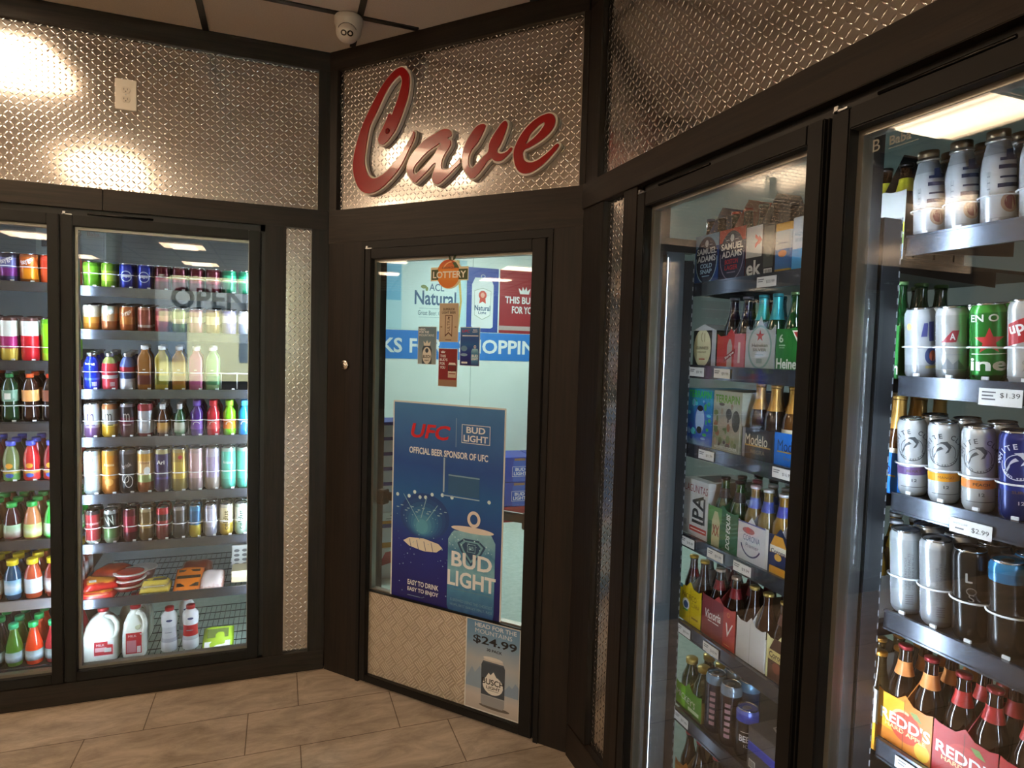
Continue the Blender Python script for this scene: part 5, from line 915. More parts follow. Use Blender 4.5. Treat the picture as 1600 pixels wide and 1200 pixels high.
# third shelf: seltzers
def claw(c, name, ink='3a3d40', base='c6cacb'):
    a = [(P(c, 0.4), ('R', -0.050, 0.050, 0.050, 0.068)), (P('4a3a2c', 0.4), ('T', name, 0.008, 0.059, 0.030, 0.006, 0.02)), (P(ink, 0.4), ('O', 0.004, 0.112, 0.0305, 0.0295, 0.0018, PI * 0.92, PI * 2.08)), (P(ink, 0.4), ('O', 0.004, 0.112, 0.0235, 0.0225, 0.0014, -0.5, 3.6))]
    for i in range(5): a.append((P(ink, 0.4), ('O', 0.012 - 0.002 * i, 0.100 + 0.002 * i, 0.028 - 0.003 * i, 0.024 - 0.001 * i, 0.0014, 1.9, 3.2), 'printed_wave'))
    a += [(P(ink, 0.4), ('Y', [(-0.004, 0.136), (0.010, 0.138), (0.018, 0.126), (0.012, 0.114), (0.006, 0.112), (0.012, 0.122), (0.006, 0.130)]), 'printed_wave'), (P(ink, 0.4), ('T', '12', 0.008, 0.038, 0.010, 0.007, 0.02)), (P(ink, 0.4), ('R', -0.020, 0.034, 0.022, 0.0232), 'printed_line')]
    a += [(m_, s_, 'lettering') for m_, s_ in ringtext('WHITE CLAW', 0.004, 0.112, 0.0375, 0.0105, PI * 1.0, PI * 0.0, P(ink, 0.4))]
    a += [(m_, s_, 'lettering') for m_, s_ in ringtext('HARD SELTZER', 0.004, 0.112, 0.0265, 0.0055, PI * 1.12, PI * 1.88, P(ink, 0.4), False)]
    return a
single(0, 2, 'white seltzer can with purple band', [(0, 'c6cacb'), (1, 'c6cacb')], 0.0585, 0.178, 2, claw('5a4270', 'BERRY'), metal=0.35)
single(1, 2, 'white seltzer can with yellow orange band', [(0, 'c2c6c6'), (1, 'c2c6c6')], 0.0585, 0.178, 2, claw('d8941c', 'MANGO'), metal=0.35)
single(2, 2, 'white seltzer can with orange band', [(0, 'bcc0c0'), (1, 'c2c6c6')], 0.0585, 0.178, 2, claw('c8742c', 'PEACH'), metal=0.35)
single(3, 2, 'deep blue seltzer can', [(0, '1a2c66'), (0.35, '22388a'), (0.4, '1a2a6e')], 0.0600, 0.178, 2, [x for x in claw('1a2a6e', 'SURGE', 'c8ccd8') if x[1][0] != 'R'], metal=0.35)
single(4, 2, 'white seltzer can at the frame edge', [(0, 'c6cacb'), (1, 'c6cacb')], 0.0585, 0.178, 2, None)
# fourth shelf
sil = [(P('4a4c50', 0.4), ('T', 'NUTRITION FACTS', 0.010, 0.105, 0.085, 0.005, 0.0, PI / 2)), (P('4a4c50', 0.4), ('T', 'CONTAINS 8.0% ALC', 0.018, 0.105, 0.085, 0.005, 0.0, PI / 2)), (P('4a4c50', 0.4), ('T', 'PLEASE RECYCLE', 0.003, 0.10, 0.075, 0.004, 0.0, PI / 2))] + [(P('4a4c50', 0.4), ('R', 0.002, 0.018, 0.028 + 0.005 * i, 0.030 + 0.005 * i), 'bar_code') for i in range(5)]
single(0, 3, 'plain silver tall can beside the shelf post', [(0, '9ea6aa'), (0.08, 'bcc4c6'), (0.92, 'c8ced0')], 0.066, 0.196, 3, sil, ang=0.55, metal=0.6)
single(1, 3, 'plain silver tall can second from the post', [(0, '969a9c'), (0.08, 'b0b4b6'), (0.92, 'bcc0c2')], 0.066, 0.196, 3, sil, ang=0.55, metal=0.6)
blk = [(P('8a8884', 0.4), ('T', 'L', 0.0, 0.140, 0.012, 0.020, 0.03)), (P('5a5854', 0.4), ('O', 0.004, 0.112, 0.009, 0.008, 0.002)), (P('6a6864', 0.4), ('T', 'S', 0.004, 0.098, 0.010, 0.016, 0.0))]
single(2, 3, 'black tall can between silver and blue topped cans', [(0, '1a1816'), (1, '1a1816')], 0.066, 0.196, 3, blk, metal=0.3, rough=0.2)
single(3, 3, 'black tall can with blue shoulder', [(0, '1e1b18'), (0.80, '2a6a94'), (0.9, '2e7aa8')], 0.066, 0.196, 3, None, metal=0.3, rough=0.22)
single(4, 3, 'black tall can at the frame edge', [(0, '1e1b18'), (1, '1e1b18')], 0.066, 0.196, 3, None, metal=0.3, rough=0.22)
for i, (r, h) in enumerate(((0.031, 0.060), (0.031, 0.070), (0.030, 0.071), (0.033, 0.085))): front_loops('R', PT[:5], ZR2[i], r, h, 'white wire lane stops of the %s tall can shelf' % ORDW[i])

# ---------- six packs
LN = {}
def longneck(glass, cap, foil=None, neck=None, body=None, short=False):
    k = (glass, cap, foil, neck, body, short)
    if k in LN: return LN[k]
    H = 0.178 if short else 0.228
    pr = [(0.027, 0), (0.0305, 0.004), (0.0305, H * 0.50), (0.0285, H * 0.585), (0.020, H * 0.70), (0.0148, H * 0.80), (0.0130, H * 0.92), (0.0138, H * 0.935), (0.0138, H * 0.965)]
    if short: pr = [(0.030, 0), (0.034, 0.005), (0.034, 0.095), (0.031, 0.115), (0.022, 0.135), (0.017, 0.150), (0.017, 0.165)]
    lab = []
    if foil: lab.append((H * 0.66, H * 0.955, P(foil, 0.3, 0.5), 'foil'))
    if neck: lab.append((H * 0.70, H * 0.84, P(neck, 0.4), 'neck_label'))
    if body: lab.append((H * 0.16, H * 0.46, P(body, 0.4), 'label'))
    LN[k] = bottle_meshes(pr, P(glass, 0.08, coat=0.7), P(cap, 0.3, 0.4), (0.0155, H * 0.962, H) if not short else (0.021, 0.160, 0.178), lab or None, 22)
    return LN[k]
def carrier(label, s, z, wd, ht, front, side, art, bot, blabel, bgroup, dp=0.205, hand=0.10, peak=0.016, cols=2, rows=3, q=0.232, bh=0.0, name='six_pack_carrier'):
    zz = z - 0.0037; t = thing(name, label, 'beer carrier', 'R', s, q, zz); k = wd / 2
    P_ = [(-k, 0.0), (k, 0.0), (k, ht), (k * 0.75, ht - peak * 0.5), (k * 0.30, ht - peak * 0.35), (0, ht + peak), (-k * 0.30, ht - peak * 0.35), (-k * 0.75, ht - peak * 0.5), (-k, ht)]
    link('front_panel', MB().prism(P_, 0, 0.0012).mesh('front_panel', front), t); link('back_panel', MB().prism(P_, dp - 0.0012, dp).mesh('back_panel', side), t)
    for x in (-k, k - 0.0012): link('side_panel', MB().box(x, x + 0.0012, 0.0012, dp - 0.0012, 0, ht * 0.80).mesh('side_panel', side), t)
    link('bottom_panel', MB().box(-k, k, 0.0012, dp - 0.0012, 0, 0.0012).mesh('bottom_panel', side), t)
    hd = MB().add([(-0.001, 0.001, 0.01), (-0.001, dp - 0.001, 0.01), (-0.001, dp - 0.001, ht), (-0.001, dp * 0.72, ht + hand), (-0.001, dp * 0.28, ht + hand), (-0.001, 0.001, ht), (0.001, 0.001, 0.01), (0.001, dp - 0.001, 0.01), (0.001, dp - 0.001, ht), (0.001, dp * 0.72, ht + hand), (0.001, dp * 0.28, ht + hand), (0.001, 0.001, ht)], [(0, 1, 2, 3, 4, 5), (11, 10, 9, 8, 7, 6)] + [(i, (i + 6), (i + 1) % 6 + 6, (i + 1) % 6) for i in range(6)])
    link('handle', hd.mesh('handle', side), t)
    decals(t, art, y=0.0)
    if bot:
        root = None
        for j in range(rows):
            for i in range(cols):
                x = s + (i - (cols - 1) / 2) * (wd - 0.006) / cols; qq = q + 0.034 + j * (dp - 0.0) / rows * 0.985
                if root is None:
                    root = o = thing('beer_bottle', blabel, 'beer bottle', 'R', x, qq, zz + 0.0014, bgroup)
                    for nm, me in bot: link(nm, me, o)
                else: o = clone(root); o.location = wp('R', x, qq, zz + 0.0014)
                o['group'] = bgroup
    return t
def carton(label, s, z, wd, dp, ht, mat, art, top=None, q=0.232):
    t = thing('beer_carton', label, 'beer carton', 'R', s, q, z - 0.0037); link('box', MB().box(-wd / 2, wd / 2, 0, dp, 0, ht).mesh('box', mat, 0.0015), t); decals(t, art)
    if top: link('top_print', MB().box(-wd * 0.35, wd * 0.35, dp * 0.2, dp * 0.7, ht, ht + 0.0006).mesh('top_print', P(top, 0.5)), t)
    return t
BRN, GRN = '2a1408', '0e3a1a'
PB = lambda c: P(c, 0.45)
# top shelf
def sam(top, mid, ring, low): 
    return [(PB(top), ('R', -0.062, 0.062, 0.128, 0.170)), (PB('141a3c'), ('E', 0, 0.085, 0.058, 0.078)), (PB(ring), ('O', 0, 0.082, 0.057, 0.077, 0.004, PI * 0.95, PI * 2.05)), (PB('b8c0cc'), ('E', 0.0, 0.140, 0.009, 0.012)), (PB('b8c0cc'), ('R', -0.030, -0.014, 0.134, 0.136)), (PB('b8c0cc'), ('R', 0.014, 0.030, 0.134, 0.136)),
            (WHITE, ('T', 'SAMUEL', 0, 0.115, 0.104, 0.021, 0.03)), (WHITE, ('T', 'ADAMS', 0, 0.090, 0.096, 0.021, 0.03)), (PB(low), ('T', mid[0], 0, 0.066, 0.062, 0.015, 0.03)), (PB(low), ('T', mid[1], 0, 0.047, 0.062, 0.015, 0.03)), (PB(ring), ('R', -0.02, 0.02, 0.030, 0.033))]
carrier('blue six pack carrier with light blue top at the shelf end', -1.804, ZR1[0], 0.124, 0.166, P('1c4a94', 0.45), P('1a3a74', 0.5), sam('7fa8c4', ('COLD', 'SNAP'), '9fc4dc', 'b4d4e8'), longneck(BRN, '3a4a6a'), 'brown bottle in the blue carrier with light blue top', 'bottles in the blue lager carrier', peak=0.004)
carrier('navy six pack carrier with red top beside the blue one', -1.676, ZR1[0], 0.124, 0.166, P('1c1a3c', 0.45), P('8a2420', 0.5), sam('b0281e', ('BOSTON', 'LAGER'), '8a8298', 'b8242c'), longneck(BRN, 'a8281c'), 'brown bottle in the navy carrier with red top', 'bottles in the red topped carrier', peak=0.004)
carrier('black and white carrier lettered ek with red chevrons', -1.551, ZR1[0], 0.118, 0.160, P('16161a', 0.45), P('2a2a2c', 0.5), [(PB('cfcfca'), ('R', -0.059, 0.010, 0.066, 0.160)), (PB('c8342a'), ('Y', [(-0.02, 0.135), (0.006, 0.115), (-0.02, 0.092), (-0.02, 0.105), (-0.008, 0.115), (-0.02, 0.123)]), 'printed_chevron'), (PB('c8342a'), ('Y', [(-0.004, 0.130), (0.010, 0.115), (-0.004, 0.100)]), 'printed_chevron'), (WHITE, ('T', 'ek', -0.022, 0.034, 0.062, 0.046, 0.05)), (PB('4a4f48'), ('R', 0.018, 0.058, 0.03, 0.15)), (PB('6a6f66'), ('E', 0.038, 0.075, 0.014, 0.014)), (WHITE, ('R', 0.022, 0.055, 0.006, 0.026)), (BLKINK, ('B', 0.025, 0.052, 0.009, 0.023))], longneck(BRN, '1a1a1a'), 'brown bottle in the black and white carrier', 'bottles in the black and white carrier', peak=0.004)
carton('narrow carton blue below and gold above', -1.457, ZR1[0], 0.060, 0.18, 0.150, bands([(0, 'b8902c'), (0.12, '3a6a9c'), (0.5, 'b8bcb8'), (0.85, 'd09a2c')], 0.45), [(PB('c87a3a'), ('E', 0, 0.062, 0.016, 0.010)), (PB('8a9098'), ('R', -0.018, 0.018, 0.09, 0.094))])
sun = [(PB('4a9cd0'), ('R', -0.052, 0.052, 0.0, 0.068)), (PB('e0a81c'), ('S', 0.006, 0.042, 0.024, 12, 0.8)), (PB('7a5a1c'), ('R', -0.006, 0.018, 0.045, 0.048)), (PB('7a5a1c'), ('R', -0.004, 0.016, 0.037, 0.040)), (PB('5a9ac0'), ('R', -0.006, 0.020, 0.128, 0.144)), (PB('7a9cb0'), ('T', 'HAZY LITTLE', -0.012, 0.108, 0.064, 0.009, 0.0)), (PB('7a9cb0'), ('T', 'BRIGHT ALE', -0.012, 0.092, 0.060, 0.009, 0.0))]
carton('white and sky blue carton with a golden sun', -1.368, ZR1[0], 0.106, 0.2, 0.156, P('ccd4d6', 0.45), sun)
carton('white and sky blue carton behind the mullion', -1.255, ZR1[0], 0.106, 0.2, 0.156, P('ccd4d6', 0.45), sun)
carrier('white carrier with red script and yellow band by the mullion', -1.137, ZR1[0], 0.114, 0.16, P('c8ccc8', 0.45), P('16161a', 0.5), [(PB('b82438'), ('T', 'Lu', -0.03, 0.125, 0.044, 0.036, 0.0, 0.2)), (PB('c8c82c'), ('R', -0.057, 0.057, 0.062, 0.086)), (PB('7aa04a'), ('R', -0.057, 0.057, 0.036, 0.058)), (PB('8ab8d8'), ('R', -0.057, 0.057, 0.006, 0.034))], longneck(BRN, '1a1a18', None, 'c8c02c'), 'dark bottle with yellow neck label by the mullion', 'bottles in the red script carrier', peak=0.004)
# second shelf
t = carton('black and white stout pack with a cream oval', -1.795, ZR1[1], 0.124, 0.13, 0.125, P('1a1a18', 0.45), [(PB('b8bcc4'), ('R', 0.040, 0.062, 0.0, 0.125)), (PB('e0deb0'), ('E', -0.010, 0.066, 0.046, 0.064)), (PB('7a6a3a'), ('O', -0.008, 0.103, 0.009, 0.016, 0.0025, 1.7, 4.6)), (PB('7a6a3a'), ('R', 0.000, 0.003, 0.086, 0.116)), (PB('3a3424'), ('T', 'GUINNESS', -0.010, 0.066, 0.066, 0.010, 0.02)), (PB('7a6a4a'), ('T', 'DRAUGHT', -0.010, 0.052, 0.046, 0.006, 0.02)), (PB('b04a2c'), ('R', -0.026, 0.006, 0.026, 0.030))])
link('roof_flap', MB().add([(-0.062, -0.002, 0.125), (0, -0.002, 0.146), (0.062, -0.002, 0.125), (-0.062, 0.13, 0.125), (0, 0.13, 0.146), (0.062, 0.13, 0.125)], [(0, 1, 4, 3), (1, 2, 5, 4), (0, 2, 1), (3, 4, 5), (0, 3, 5, 2)]).mesh('roof_flap', P('c4c8c8', 0.4)), t)
for i in range(3): 
    o = thing('beer_can', 'tall cream and gold can behind the cream oval stout pack', 'beer can', 'R', -1.845 + 0.064 * i, 0.41, ZR1[1] - 0.0037, 'cream cans behind the stout pack')
    for nm, me in can_meshes(0.062, 0.165, bands([(0, '3a3424'), (0.4, 'c8bc84'), (0.8, 'd0c8a0')], 0.35, 0.2)): link(nm, me, o)
carrier('red six pack carrier with a pink side and white slash', -1.661, ZR1[1], 0.132, 0.112, P('b82a26', 0.42), P('c87a84', 0.5), [(PB('c4707c'), ('R', 0.018, 0.066, 0.0, 0.112)), (PB('b8aca4'), ('Y', [(-0.016, 0.0), (0.008, 0.0), (0.008, 0.075), (0.0, 0.095), (-0.008, 0.095), (-0.016, 0.075)]), 'printed_bottle'), (PB('8a1a1a'), ('Y', [(-0.030, 0.020), (0.022, 0.050), (0.022, 0.066), (-0.030, 0.036)]), 'printed_band'), (WHITE, ('T', 'Stripe', -0.004, 0.043, 0.046, 0.010, 0.03, 0.5)), (PB('e0d0cc'), ('R', 0.036, 0.046, 0.02, 0.085))], longneck('14100e', '5a5a64'), 'black glass bottle in the red carrier', 'bottles in the red carrier', hand=0.05)
HEI = [(PB('7a9a92'), ('E', 0, 0.070, 0.050, 0.066)), (PB('b4bab8'), ('E', 0, 0.070, 0.044, 0.060)), (PB('a82a2c'), ('S', 0, 0.104, 0.019)), (PB('2a3a34'), ('T', 'Heineken', 0, 0.076, 0.066, 0.010, 0.02)), (PB('5a6a66'), ('T', 'SILVER', 0, 0.062, 0.058, 0.009, 0.02)), (PB('7a8a86'), ('R', -0.018, 0.018, 0.046, 0.049)), (PB('8a9a96'), ('R', -0.012, 0.012, 0.022, 0.036))]
carrier('silver six pack carrier with a green ring and red star', -1.530, ZR1[1], 0.122, 0.135, P('b0b5b4', 0.35, 0.3), P('a4aaaa', 0.4, 0.3), HEI, longneck(GRN, '2a8a94', '3aa4b0'), 'green bottle with teal foil neck in the silver carrier', 'bottles in the silver carrier', hand=0.03, peak=0.028)
GH = lambda: [(PB('c8d0c4'), ('T', '6', -0.044, 0.096, 0.016, 0.024, 0.02)), (PB('9ab49a'), ('R', -0.052, -0.028, 0.074, 0.078)), (PB('9ab49a'), ('R', -0.050, -0.030, 0.068, 0.070)), (WHITE, ('Y', [(-0.004, 0.118), (0.050, 0.118), (0.034, 0.090), (0.020, 0.080)]), 'printed_crest'), (PB('b8242c'), ('Y', [(0.002, 0.114), (0.046, 0.114), (0.032, 0.094), (0.022, 0.088)]), 'printed_crest'), (PB('e0e2d8'), ('T', 'Heineken', 0.002, 0.024, 0.122, 0.030, 0.04))]
for i, lb in enumerate(('green six pack carrier with white lettering beside the silver one', 'green six pack carrier with white lettering hidden by the mullion', 'green six pack carrier with white lettering next to the shelf post')):
    carrier(lb, -1.400 + 0.132 * i, ZR1[1], 0.127, 0.124, P('1a6a26', 0.42), P('145a20', 0.5), GH(), longneck(GRN, '6a8a5a'), ('green bottle in the green carrier beside the silver one', 'green bottle in the green carrier behind the mullion', 'green bottle in the green carrier next to the shelf post')[i], ('bottles in the first green carrier', 'bottles in the hidden green carrier', 'bottles in the last green carrier')[i], hand=0.03, peak=0.002)
# third shelf
def swirl(cols, seed):
    rr = random.Random(seed); a = []
    for i in range(26): a.append((PB(cols[i % len(cols)]), ('E', rr.uniform(-0.056, 0.056), rr.uniform(0.02, 0.155), rr.uniform(0.004, 0.013), rr.uniform(0.004, 0.013)), 'printed_swirl'))
    return a
carton('bright blue and green swirled beer carton with black spots', -1.803, ZR1[2], 0.138, 0.2, 0.196, bands([(0, '8ab0c4'), (0.15, '2a5ab8'), (0.5, '1f6ac0'), (0.85, '2f9ac4')], 0.4, 0, True, 0.3, nscale=24), swirl(['3fb44a', '2a4ab8', '5ad0e0', '2fa87a', '8ab8e8'], 5) + [(PB('a8c8e8'), ('E', 0.004, 0.09, 0.024, 0.045)), (PB('4a6ac0'), ('O', 0.004, 0.09, 0.030, 0.052, 0.005)), (PB('101818'), ('E', 0.004, 0.130, 0.016, 0.010)), (PB('101818'), ('E', 0.002, 0.056, 0.014, 0.012)), (PB('3fd060'), ('T', 'TERRAPIN', 0.0, 0.178, 0.12, 0.024, 0.02))])
carton('grey and green beer carton with green lettering', -1.662, ZR1[2], 0.138, 0.2, 0.198, bands([(0, '9a9c94'), (0.2, '7a8464'), (0.45, 'a89a88'), (0.6, '8a8c84'), (0.8, 'b4b8a8')], 0.4, 0, True, 0.35, nscale=18), swirl(['6a7a4a', '8a5a3a', '4a3c34', '9a8c7a', '5a6a3a'], 9) + [(PB('2a2826'), ('E', 0.01, 0.125, 0.014, 0.018)), (PB('3a3a30'), ('E', 0.044, 0.105, 0.018, 0.034)), (PB('6aa03a'), ('T', 'TERRAPIN', 0.0, 0.172, 0.116, 0.026, 0.02)), (PB('d8dcd0'), ('T', 'HOPSECUTIONER', 0.0, 0.014, 0.11, 0.010, 0.02)), (PB('b8bca8'), ('F', -0.066, 0.066, 0.004, 0.192, 0.003))])
def modelo(c, txt): return [(PB('b08a3c'), ('R', -0.052, 0.056, 0.040, 0.044)), (PB(txt), ('T', 'Modelo', -0.004, 0.060, 0.094, 0.032, 0.02)), (PB('8a7a5a'), ('T', c, 0.004, 0.024, 0.060, 0.012, 0.0))]
carrier('black six pack carrier with cream lettering and gold line', -1.521, ZR1[2], 0.132, 0.094, P('1c1a1a', 0.42), P('1a1818', 0.5), modelo('NEGRA', 'cfc4a8') + [(PB('8a8a8c'), ('R', -0.064, -0.052, 0.0, 0.094))], longneck('2a1c10', 'b8904a', 'b48a44'), 'bottle with gold foil neck in the black carrier', 'gold foil bottles in the black carrier', hand=0.02, peak=0.0)
for i, lb in enumerate(('blue six pack carrier with dark lettering beside the black one', 'blue six pack carrier hidden by the mullion', 'blue six pack carrier next to the shelf post')):
    carrier(lb, -1.386 + 0.133 * i, ZR1[2], 0.128, 0.096, P('1f6cc4', 0.42), P('2f8ce0', 0.5), modelo('Especial', '12244a'), longneck('4a2c10', 'b8904a', 'b48a44', None, 'c8bfa4'), ('bottle with gold foil neck in the blue carrier beside the black one', 'bottle with gold foil neck in the blue carrier behind the mullion', 'bottle with gold foil neck in the blue carrier next to the post')[i], ('gold foil bottles in the first blue carrier', 'gold foil bottles in the hidden blue carrier', 'gold foil bottles in the last blue carrier')[i], hand=0.02, peak=0.0)
# fourth shelf
carton('white carton with black IPA letters and a red band', -1.806, ZR1[3], 0.138, 0.2, 0.196, P('c8c9c6', 0.45), [(PB('8a2424'), ('T', 'LAGUNITAS', 0.004, 0.166, 0.124, 0.026, 0.0)), (PB('2a2c2e'), ('T', 'IPA', 0.016, 0.098, 0.100, 0.060, 0.07, PI / 2)), (PB('4a4c4e'), ('R', 0.046, 0.056, 0.05, 0.14)), (PB('b03a34'), ('R', -0.026, 0.066, 0.018, 0.036)), (WHITE, ('R', -0.020, 0.060, 0.025, 0.028)), (PB('5a5c5e'), ('B', -0.058, -0.044, 0.03, 0.05))], top='4a4a48')
carrier('green carrier with white vertical lettering', -1.660, ZR1[3], 0.146, 0.132, P('1c5a30', 0.42), P('164a28', 0.5), [(PB('5a8a4a'), ('R', -0.072, -0.004, 0.08, 0.13)), (PB('b8b48a'), ('Y', [(-0.052, 0.0), (-0.012, 0.0), (-0.012, 0.08), (-0.024, 0.115), (-0.040, 0.115), (-0.052, 0.08)]), 'printed_bottle'), (PB('8a2a24'), ('T', 'XX', -0.032, 0.052, 0.034, 0.036, 0.05)), (WHITE, ('T', 'DOS EQUIS', 0.030, 0.064, 0.112, 0.022, 0.03, PI / 2, 0.25))], longneck('1a3a14', '2a1c18', None, '2a2420'), 'green bottle with black neck label in the green carrier', 'bottles in the vertical lettered carrier', hand=0.05, peak=0.012)
carrier('white carrier with a lion crest and blue trim', -1.526, ZR1[3], 0.118, 0.122, P('c4c6c8', 0.42), P('8a8e98', 0.5), [(PB('8a5a58'), ('E', -0.012, 0.094, 0.026, 0.010)), (PB('a84a44'), ('E', -0.014, 0.096, 0.010, 0.009)), (PB('4a5a78'), ('T', 'CORONA', 0.002, 0.072, 0.072, 0.018, 0.0)), (PB('4a4e58'), ('T', 'Premier', 0.006, 0.050, 0.056, 0.012, 0.0)), (PB('2a2c58'), ('O', 0, 0.062, 0.046, 0.048, 0.005, 3.4, 5.8)), (PB('3a4a8a'), ('R', -0.059, 0.059, 0.115, 0.119))], longneck('6a5a2c', 'c8ccd4', None, '3a4a9a'), 'clear bottle with blue and white neck in the lion crest carrier', 'bottles in the lion crest carrier', hand=0.05)
def corona(a, b, word): return [(PB('c8c8c4'), ('R', -0.058, -0.045, 0.0, 0.12)), (PB('c08a2c'), ('Y', [(-0.038, 0.0), (0.026, 0.0), (0.026, 0.080), (0.010, 0.112), (-0.022, 0.112), (-0.038, 0.080)]), 'printed_bottle'), (PB('d0ccb8'), ('R', -0.038, 0.026, 0.062, 0.082)), (PB('2a2c48'), ('T', word, -0.006, 0.066, 0.056, 0.014, 0.02)), (PB(a), ('R', -0.038, 0.026, 0.022, 0.060)), (PB(b), ('E', -0.006, 0.050, 0.014, 0.010)), (PB('c88a2c'), ('R', -0.030, 0.018, 0.004, 0.018)), (PB('c8c8c4'), ('R', 0.032, 0.058, 0.0, 0.12))]
carrier('navy carrier picturing a golden bottle', -1.408, ZR1[3], 0.116, 0.120, P('16203c', 0.42), P('c4c6c4', 0.5), corona('1a2448', 'c8983a', 'Corona'), longneck('7a5a1c', 'c8ccd4', None, '3a3c8a'), 'clear bottle with purple blue neck in the navy carrier', 'bottles in the navy carrier', hand=0.05)
for i, lb in enumerate(('white carrier with a dark square and orange foot', 'white and navy carrier next to the shelf post')):
    carrier(lb, -1.284 + 0.124 * i, ZR1[3], 0.116, 0.130, P('cccdca', 0.42), P('b8bab8', 0.5), [(PB('2a3048'), ('F', -0.044, -0.020, 0.066, 0.098, 0.004)), (PB('3a5a8a'), ('E', -0.032, 0.082, 0.007, 0.010)), (PB('c8742c'), ('E', -0.034, 0.018, 0.016, 0.014)), (PB('1c2c5a'), ('R', 0.0, 0.058, 0.0, 0.055))], longneck('7a5a1c', 'c8ccd4', None, 'b8a83a' if i else '3a3c8a'), ('clear bottle in the white carrier with a dark square', 'clear bottle in the white and navy carrier by the post')[i], ('bottles in the dark square carrier', 'bottles in the last white carrier')[i], hand=0.05)
# fifth shelf
carrier('yellow carrier with a blue round badge', -1.812, ZR1[4], 0.126, 0.130, P('d8bc10', 0.42), P('7a7060', 0.5), [(PB('7ab0c8'), ('R', -0.063, -0.040, 0.112, 0.126)), (PB('6a4a14'), ('T', 'PACIFICO', -0.002, 0.092, 0.080, 0.018, 0.0)), (WHITE, ('E', -0.020, 0.062, 0.020, 0.020)), (PB('2a4a7a'), ('E', -0.020, 0.060, 0.013, 0.013)), (PB('4a9a3a'), ('R', -0.034, -0.008, 0.038, 0.044)), (PB('8a6a14'), ('T', 'CLARA', 0.032, 0.070, 0.044, 0.016, 0.0)), (PB('a08a10'), ('R', 0.004, 0.006, 0.0, 0.125)), (PB('8a6a14'), ('R', 0.014, 0.050, 0.022, 0.028))], longneck(BRN, 'c8a83a', None, None), 'brown bottle with gold cap in the yellow carrier', 'bottles in the yellow carrier', hand=0.05)
VIC = [(P('7a2226', 0.42), ('R', -0.082, 0.026, 0.0, 0.134)), (WHITE, ('T', 'Victoria', -0.026, 0.078, 0.082, 0.030, 0.02, 0.08, 0.2)), (WHITE, ('R', -0.050, 0.004, 0.054, 0.057)), (PB('d8863a'), ('O', 0.050, 0.110, 0.007, 0.007, 0.002)), (WHITE, ('T', 'V', 0.052, 0.062, 0.034, 0.044, 0.0, 0.1, 0.3)), (PB('d8a06a'), ('R', 0.034, 0.060, 0.010, 0.012)), (PB('8a3034'), ('R', -0.030, -0.027, 0.0, 0.132))]
carrier('dark red carrier with white script', -1.660, ZR1[4], 0.164, 0.136, P('a8281e', 0.4), P('6a181c', 0.5), VIC, longneck('1c0c06', 'b8a898', None, '7a1a20'), 'dark bottle with pale cap in the dark red carrier', 'bottles in the dark red carrier', hand=0.05)
carrier('plain white carrier with the folded side out', -1.508, ZR1[4], 0.124, 0.128, P('bdbbb4', 0.5), P('c4c2bc', 0.5), [(PB('a8a69e'), ('R', -0.004, -0.001, 0.0, 0.124))], longneck(BRN, 'b8a05a'), 'brown bottle in the plain white carrier', 'bottles in the plain white carrier', hand=0.07)
carrier('pale yellow carrier picturing a brown bottle', -1.380, ZR1[4], 0.120, 0.128, P('c8c48a', 0.42), P('b8b488', 0.5), [(PB('3a2014'), ('Y', [(-0.052, 0.0), (0.016, 0.0), (0.016, 0.080), (-0.002, 0.125), (-0.030, 0.125), (-0.052, 0.080)]), 'printed_bottle'), (PB('b8a868'), ('R', -0.052, 0.016, 0.058, 0.088)), (PB('3a2c1c'), ('T', 'Corona', -0.018, 0.074, 0.060, 0.018, 0.02)), (PB('5a4a2c'), ('T', 'familiar', -0.018, 0.063, 0.044, 0.007, 0.0)), (PB('6a3424'), ('E', -0.018, 0.040, 0.016, 0.016)), (PB('d8d4a8'), ('R', 0.030, 0.054, 0.0, 0.12))], longneck(BRN, 'b8a05a', None, '4a2c24'), 'brown bottle with gold cap in the pale yellow carrier', 'bottles in the pale yellow carrier', hand=0.05)
for i, lb in enumerate(('white and orange carrier hidden by the mullion', 'white and orange carrier next to the shelf post')):
    carrier(lb, -1.254 + 0.126 * i, ZR1[4], 0.120, 0.150, P('e0a01c', 0.42), P('d0cecc', 0.5), [(PB('d4d6d6'), ('R', -0.060, 0.060, 0.066, 0.148)), (PB('b8862c'), ('R', -0.040, -0.010, 0.102, 0.128)), (PB('c88a1c'), ('R', -0.060, 0.060, 0.0, 0.012))], longneck('3a2a10', 'c8862c'), ('bottle in the white and orange carrier behind the mullion', 'bottle in the white and orange carrier by the post')[i], ('bottles in the hidden orange carrier', 'bottles in the last orange carrier')[i], hand=0.05)
